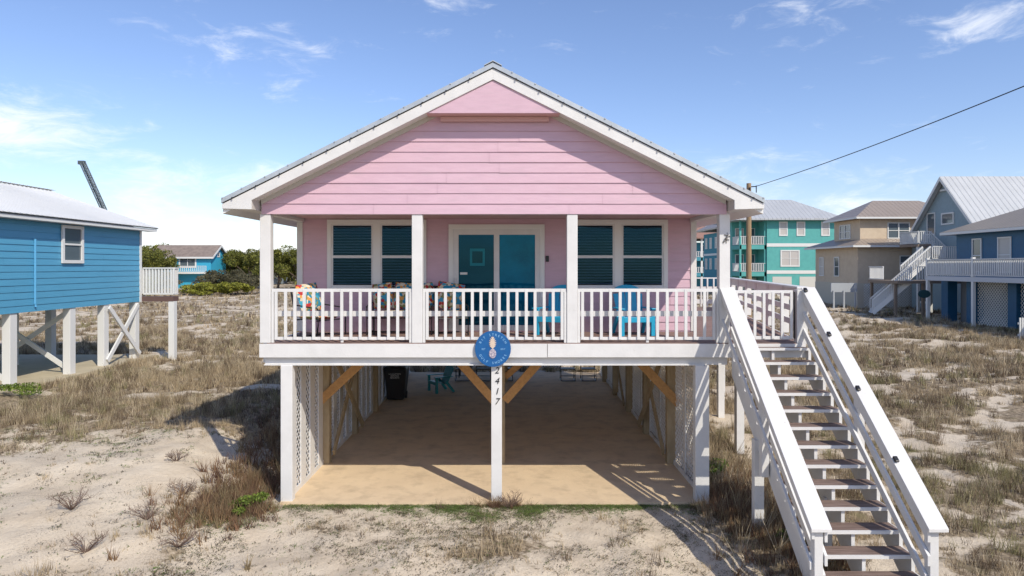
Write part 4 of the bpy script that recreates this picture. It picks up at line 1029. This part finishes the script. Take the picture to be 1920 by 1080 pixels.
# dead brush next to the house sides and the shaded left flank
def region(n_, cx, cy, rx, ry, h, nb, wd, pal, sp=.12, lean=.8):
    x = rng.normal(cx, rx, n_); y = rng.normal(cy, ry, n_); k = excl(x, y); x, y = x[k], y[k]
    return blades(x, y, ground_z(x, y), h*rng.uniform(.5, 1.3, len(x)), sp+0*x, nb, pal[rng.randint(0, len(pal), len(x))], wd, lean)
DRYP = np.array([[.22,.13,.08],[.17,.10,.07],[.28,.18,.10],[.30,.23,.13]]); GRP = np.array([[.10,.17,.03],[.14,.22,.04],[.17,.20,.06]]); LGR = np.array([[.13,.21,.06],[.17,.24,.08],[.22,.22,.11]])
rs_ = [region(170, -5.1, .4, .30, .7, .36, 24, .007, DRYP), region(140, -5.3, -.4, .5, .45, .22, 22, .006, DRYP), region(500, -5.4, 5, .5, 3, .4, 18, .009, DRYP),
       region(300, 4.25, .0, .38, .8, .34, 24, .007, DRYP), region(300, 4.3, 4, .5, 2.5, .55, 20, .009, PAL[:4]), region(200, 4.4, -1.8, .4, .8, .30, 22, .006, DRYP), region(50, -.25, -.12, .30, .07, .22, 14, .004, DRYP, .05, 1.3)]
stuff(tri_mesh('dead_brush', np.concatenate([p[0] for p in rs_]), np.concatenate([p[1] for p in rs_]), BLADE))
# low green lawn strip along the slab edge
x = rng.uniform(-4.6, 3.6, 15000); y = -.06-np.abs(rng.normal(0, .30, 15000)); g_ = fbm(x*1.3+9, y*1.6, 3)
U_ = np.exp(-((np.hypot((x+.35)/1.0, (y+.05)/.75)-.75)/.28)**2); strip = np.exp(-(y/.13)**2)
k = rng.rand(15000) < np.clip(strip*.9*ss(.30,.5,g_)+U_*.8*ss(.25,.45,g_)+.55*ss(.45,.6,g_)*np.exp(-(y/.7)**2), 0, 1)
x, y = x[k], y[k]
V1, C1 = blades(x, y, ground_z(x, y), rng.uniform(.015, .04, len(x)), .05+0*x, 10, LGR[rng.randint(0, 3, len(x))], .006, 1.2)
# scattered low weeds on the drive and the sand
n_ = 17000; x = rng.uniform(-12, 5, n_); y = rng.uniform(-6, 5, n_); g_ = .6*fbm(x*.9+60, y*.9, 3)+.4*fbm(x*3.1, y*3.1, 3); dr_ = ss(-5.6,-4.4,x)*ss(-3.6,-.6,y)*ss(.3,-.1,y); k = (rng.rand(n_) < ss(.46, .62, g_)*(.30+.6*dr_)+.012) & excl(x, y); x, y = x[k], y[k]
wp = np.array([[.15,.16,.07],[.22,.17,.11],[.13,.18,.05],[.17,.13,.09],[.12,.09,.065]])
V2, C2 = blades(x, y, ground_z(x, y), rng.uniform(.01, .045, len(x))*np.where(rng.rand(len(x))<.1, 2, 1), .05+0*x, 9, wp[rng.randint(0, 5, len(x))], .006, 1.6)
stuff(tri_mesh('green_weeds', np.concatenate([V1, V2]), np.concatenate([C1, C2]), LEAF))
def flat_leaves(n_, x0, x1, y0, y1, prob, pal, smin, smax, per=9, spread=.05):
    x = rng.uniform(x0, x1, n_); y = rng.uniform(y0, y1, n_); k = (rng.rand(n_) < prob(x, y)) & excl(x, y); x, y = x[k], y[k]; n2 = len(x)*per
    sp_ = np.repeat(spread*rng.uniform(.4, 1.6, len(x)), per); X = np.repeat(x, per)+rng.normal(0, 1, n2)*sp_; Y = np.repeat(y, per)+rng.normal(0, 1, n2)*sp_*.8
    kk = excl(X, Y); c = np.repeat(pal[rng.randint(0, len(pal), len(x))], per, 0)*rng.uniform(.7, 1.3, (n2, 1)); X, Y, c = X[kk], Y[kk], c[kk]; n2 = len(X)
    P = np.stack([X, Y, ground_z(X, Y)+rng.uniform(.008, .03, n2)], -1); a = rng.uniform(0, 2*np.pi, n2); ti = rng.uniform(-.5, .5, n2)
    u = np.stack([np.cos(a), np.sin(a), ti], -1)*rng.uniform(smin, smax, (n2, 1)); v = np.stack([-np.sin(a), np.cos(a), rng.uniform(-.4, .4, n2)], -1)*rng.uniform(smin, smax, (n2, 1))*.45
    return np.stack([P-u, P-v, P+u, P+v], 1), c
LP = np.array([[.10,.085,.05],[.14,.12,.065],[.16,.12,.08],[.12,.15,.05],[.08,.065,.045]]); GP = np.array([[.15,.23,.05],[.20,.27,.08],[.12,.17,.05],[.22,.21,.10]])
pr1 = lambda x, y: np.clip(ss(.42, .60, .5*fbm(x*.8+11, y*1.0, 3)+.5*fbm(x*3.7, y*3.7+5, 3))*(.35+.5*ss(-3.2,-.4,y)), 0, 1)*ss(-12,-11,x)+.01
f1 = flat_leaves(14000, -5.2, 4.2, -5.5, -.08, pr1, LP, .006, .018, 10, .045)
pr2 = lambda x, y: ss(.50, .64, .5*fbm(x*.6+31, y*.7, 3)+.5*fbm(x*2.7, y*2.7+5, 3))*.45+.012+.35*ss(-1.5,-4.5,y)*ss(.42,.55,fbm(x*1.1, y*1.1+70, 3))
f2 = flat_leaves(13000, -13, -4.6, -5.5, 3.5, pr2, np.concatenate([LP, GP[:2]]), .007, .022, 12, .06)
pr3 = lambda x, y: np.clip(np.exp(-((y+.12)/.17)**2)*ss(.32,.52,fbm(x*1.5+3, y*2, 3))*.9+np.exp(-((np.hypot((x+.35)/1.0, (y+.05)/.8)-.75)/.30)**2)*.8*ss(.3,.5,fbm(x*2, y*2+9, 3)), 0, 1)
f3 = flat_leaves(16000, -4.8, 3.6, -1.4, -.06, pr3, GP, .006, .014, 10, .035)
pr4 = lambda x, y: np.exp(-((x+5.0)/.8)**2-((y+.9)/.35)**2)*.9
f4 = flat_leaves(700, -6.5, -3.6, -2, -.1, pr4, GP, .008, .02, 14, .05)
stuff(tri_mesh('ground_leaves', np.concatenate([f[0] for f in (f1, f2, f3, f4)]), np.concatenate([f[1] for f in (f1, f2, f3, f4)]), LEAF))

def leafcloud(cx, cy, cz, rx, ry, rz_, n_, size, pal, lumps=9, seed=1, flat=.25):
    r = np.random.RandomState(seed)
    lc = r.normal(0, .45, (lumps, 3)); lc[:, 2] = r.uniform(-.5, .75, lumps); ln = np.linalg.norm(lc[:, :2], axis=1, keepdims=True); lc[:, :2] /= np.maximum(ln, .75)/.75
    lr = r.uniform(.14, .34, lumps) if lumps > 10 else r.uniform(.22, .5, lumps); which = r.randint(0, lumps, n_)
    d = r.normal(0, 1, (n_, 3)); d /= np.linalg.norm(d, axis=1, keepdims=True); rad = r.uniform(.45, 1.08, (n_, 1))**.6
    P = lc[which]+d*rad*lr[which][:, None]; P = P*np.array([rx, ry, rz_])+np.array([cx, cy, cz])
    u = r.normal(0, 1, (n_, 3)); u /= np.linalg.norm(u, axis=1, keepdims=True); v = np.cross(u, r.normal(0, 1, (n_, 3))); v /= np.linalg.norm(v, axis=1, keepdims=True)
    s_ = size*r.uniform(.5, 1.3, (n_, 1)); V = np.stack([P-u*s_, P-v*s_*.45, P+u*s_, P+v*s_*.45], 1)
    C = pal[r.randint(0, len(pal), n_)]*(r.uniform(.7, 1.3, (n_, 1)))*(.8+.4*r.rand(lumps)[which][:, None]); return V, C, lc*np.array([rx,ry,rz_])+np.array([cx,cy,cz])
def treelike(name, label, cat, x, y, h, wd, pal, n_, size, seed, group, trunk=True, lumps=10):
    z = float(ground_z(x, y)); t = thing(name, label, cat, (x, y, z), group)
    V, C, lc = leafcloud(0, 0, h*.60 if trunk else h*.45, wd/2, wd/2, h*.42 if trunk else h*.5, n_, size, pal, lumps, seed)
    tri_mesh('crown', V, C, LEAF, t)
    tm = MB(); tm.tube([(0,0,-.2),(.05*h,0,h*.3),(0,.02*h,h*.6)], [.035*h,.028*h,.012*h], 7)
    for c in lc[:6]: tm.tube([(.03*h,0,h*.25), tuple((np.array([.02*h,0,h*.3])+c)/2), tuple(c)], [.018*h,.012*h,.005*h], 5)
    me_off = worldloc(t); tm.v = [(a+me_off.x, b_+me_off.y, c+me_off.z) for a, b_, c in tm.v]; tm.build('trunk', BARK, t); return t
PINE = np.array([[.14,.155,.035],[.19,.195,.04],[.09,.10,.03],[.25,.24,.06]]); OAK = np.array([[.12,.11,.065],[.15,.135,.08],[.09,.085,.045]]); PALM = np.array([[.26,.27,.04],[.32,.31,.06],[.18,.19,.04]])
trees = [ # x, y, h, w
 (-53.5, 86, 6.0, 8,'dark pine tree behind the blue house corner, leftmost in the tree row'),
 (-60.5, 104, 7.4, 11,'broad rounded pine rising behind the left end of the bungalow roof'),
 (-56.5, 92, 6.8, 8,'low dark tree between the blue house corner and the bungalow roof'),
 (-46.6, 99, 6.2, 6.5,'bushy pine tree directly right of the turquoise bungalow'),
 (-43.0, 96, 6.6, 7.5,'bushy pine, second to the right of the turquoise bungalow'),
 (-44.2, 108, 6.2, 4.5,'pointed pine just left of the distant grey house roof'),
 (-38.5, 92, 6.4, 8,'dark bushy pine hidden partly by the left porch post'),
 (-35.0, 87, 6.0, 8,'pine tree seen between the left porch post and the pink wall, left one'),
 (-31.5, 85, 6.5, 8.0,'taller pine seen between the left porch post and the pink wall, right one'),
 (-27.0, 90, 6.6, 9,'pine tree behind the pink house, glimpsed at the porch corner')]
for i, (x, y, h, wd, lb) in enumerate(trees): treelike('pine_tree', lb, 'tree', x, y, h, wd, PINE, 8000, .17, 20+i, 'pine trees in the far tree row', lumps=26)
bushes = [(-47.5, 74, 2.8, 9, OAK, 'grey-brown scrub oak in front of the turquoise bungalow, right part'), (-53.5, 76, 3.0, 9, OAK, 'grey-brown scrub oak in front of the turquoise bungalow, left part'),
          (-58.5, 74, 3.8, 9, OAK, 'grey-brown scrub bush beside the blue house deck'), (-39.5, 76, 3.4, 8, OAK, 'grey-brown scrub bush below the pines right of the bungalow'), (-33.0, 72, 3.0, 7, OAK, 'grey-brown scrub bush behind the left porch post'),
          (-45.5, 66, 2.5, 7.5, PALM, 'yellow-green palmetto clump right of the blue house deck'), (-37.0, 68, 1.7, 6, PALM, 'yellow-green palmetto clump left of the left porch post'), (-33.2, 68, 1.7, 4, PALM, 'small yellow-green palmetto just behind the left porch post')]
for i, (x, y, h, wd, pal, lb) in enumerate(bushes): treelike('palmetto_bush' if pal is PALM else 'scrub_bush', lb, 'bush', x, y, h, wd, pal, 4200, .16, 50+i, 'palmettos at the tree line' if pal is PALM else 'scrub bushes at the tree line', trunk=False, lumps=24)
# scrub mass that closes the far view
n_ = 26000; x = rng.uniform(-120, 30, n_); y = rng.uniform(112, 170, n_); g_ = fbm(x*.08, y*.05, 3); hh = (3.0+3.6*g_)
a = rng.uniform(0, 1, n_)**.5*hh; V = np.zeros((n_, 4, 3)); P = np.stack([x, y, ground_z(x, y)+a], -1)
u = rng.normal(0, 1, (n_, 3)); u /= np.linalg.norm(u, axis=1, keepdims=True); v = np.cross(u, rng.normal(0, 1, (n_, 3))); v /= np.linalg.norm(v, axis=1, keepdims=True); s_ = rng.uniform(.4, .9, (n_, 1))
V = np.stack([P-u*s_, P-v*s_*.5, P+u*s_, P+v*s_*.5], 1); stuff(tri_mesh('distant_scrub', V, np.concatenate([PINE, OAK])[rng.randint(0, 7, n_)]*rng.uniform(.7, 1.3, (n_, 1)), LEAF))
# green bushes near the two houses
BR = np.array([[.15,.21,.04],[.20,.26,.05],[.10,.15,.03]])
for i, (x, y, h, wd, lb) in enumerate(((-4.75, -.35, .30, .75, 'bright green leafy bush at the foot of the left white stilt'), (-14.7, 7.6, .45, 1.6, 'green bush at the foot of the blue house stilts'), (4.1, 1.3, .45, .9, 'green leafy bush beside the right lattice wall'), (4.55, -1.9, .35, .7, 'spiky green plant in the shade beside the stairs'))):
    treelike('green_bush', lb, 'bush', x, y, h, wd, BR if i < 2 else GRP, 1500, .035, 70+i, None, trunk=False, lumps=9)
# bare twiggy shrubs on the sand
def shrub(seed, r, h):
    rnd = random.Random(seed); b_ = MB()
    for k in range(22):
        a = rnd.uniform(0, 2*math.pi); l = r*rnd.uniform(.5, 1.1); p0 = Vector((0,0,-.02)); p1 = Vector((math.cos(a)*l*.5, math.sin(a)*l*.5, h*rnd.uniform(.3,.7))); p2 = Vector((math.cos(a+.3)*l, math.sin(a+.3)*l, h*rnd.uniform(.5,1.1)))
        b_.tube([p0,p1,p2], [.006,.004,.002], 4)
        for q in range(5):
            e = p1.lerp(p2, rnd.uniform(0,1)); b_.tube([e, e+Vector((rnd.uniform(-.1,.1), rnd.uniform(-.1,.1), rnd.uniform(.02,.12)))*(r*2.5)], [.003,.0015], 3)
    return b_
shr = [(-7.6,-1.0,.40,.28,'bare twiggy shrub low on the sand slope, second from the left'),(-9.9,-.6,.42,.28,'bare twiggy shrub at the far left of the sand slope'),(-6.2,.1,.34,.2,'bare twiggy shrub high on the sand slope towards the house'),(-6.3,-1.0,.36,.2,'bare twiggy shrub in the middle of the sand slope'),
       (-5.6,1.3,.26,.18,'small bare shrub at the edge of the house shadow'),(-7.0,1.4,.26,.18,'small bare shrub near the crest of the sand slope'),(-6.6,-2.2,.34,.22,'bare shrub low on the sand near the picture bottom'),(-8.7,-2.0,.4,.25,'bare shrub among brush at the lower left'),
       (-5.3,-1.9,.3,.18,'bare shrub with green shoots right of the sand patch'),(-.05,-.18,.32,.22,'dead twigs at the foot of the centre post')]
for i, (x, y, r_, h_, lb) in enumerate(shr):
    o = shrub(i, r_, h_).build('bare_shrub', TWIG); o.location = (x, y, float(ground_z(x, y))); tag(o, lb, 'shrub', 'bare shrubs on the sand')
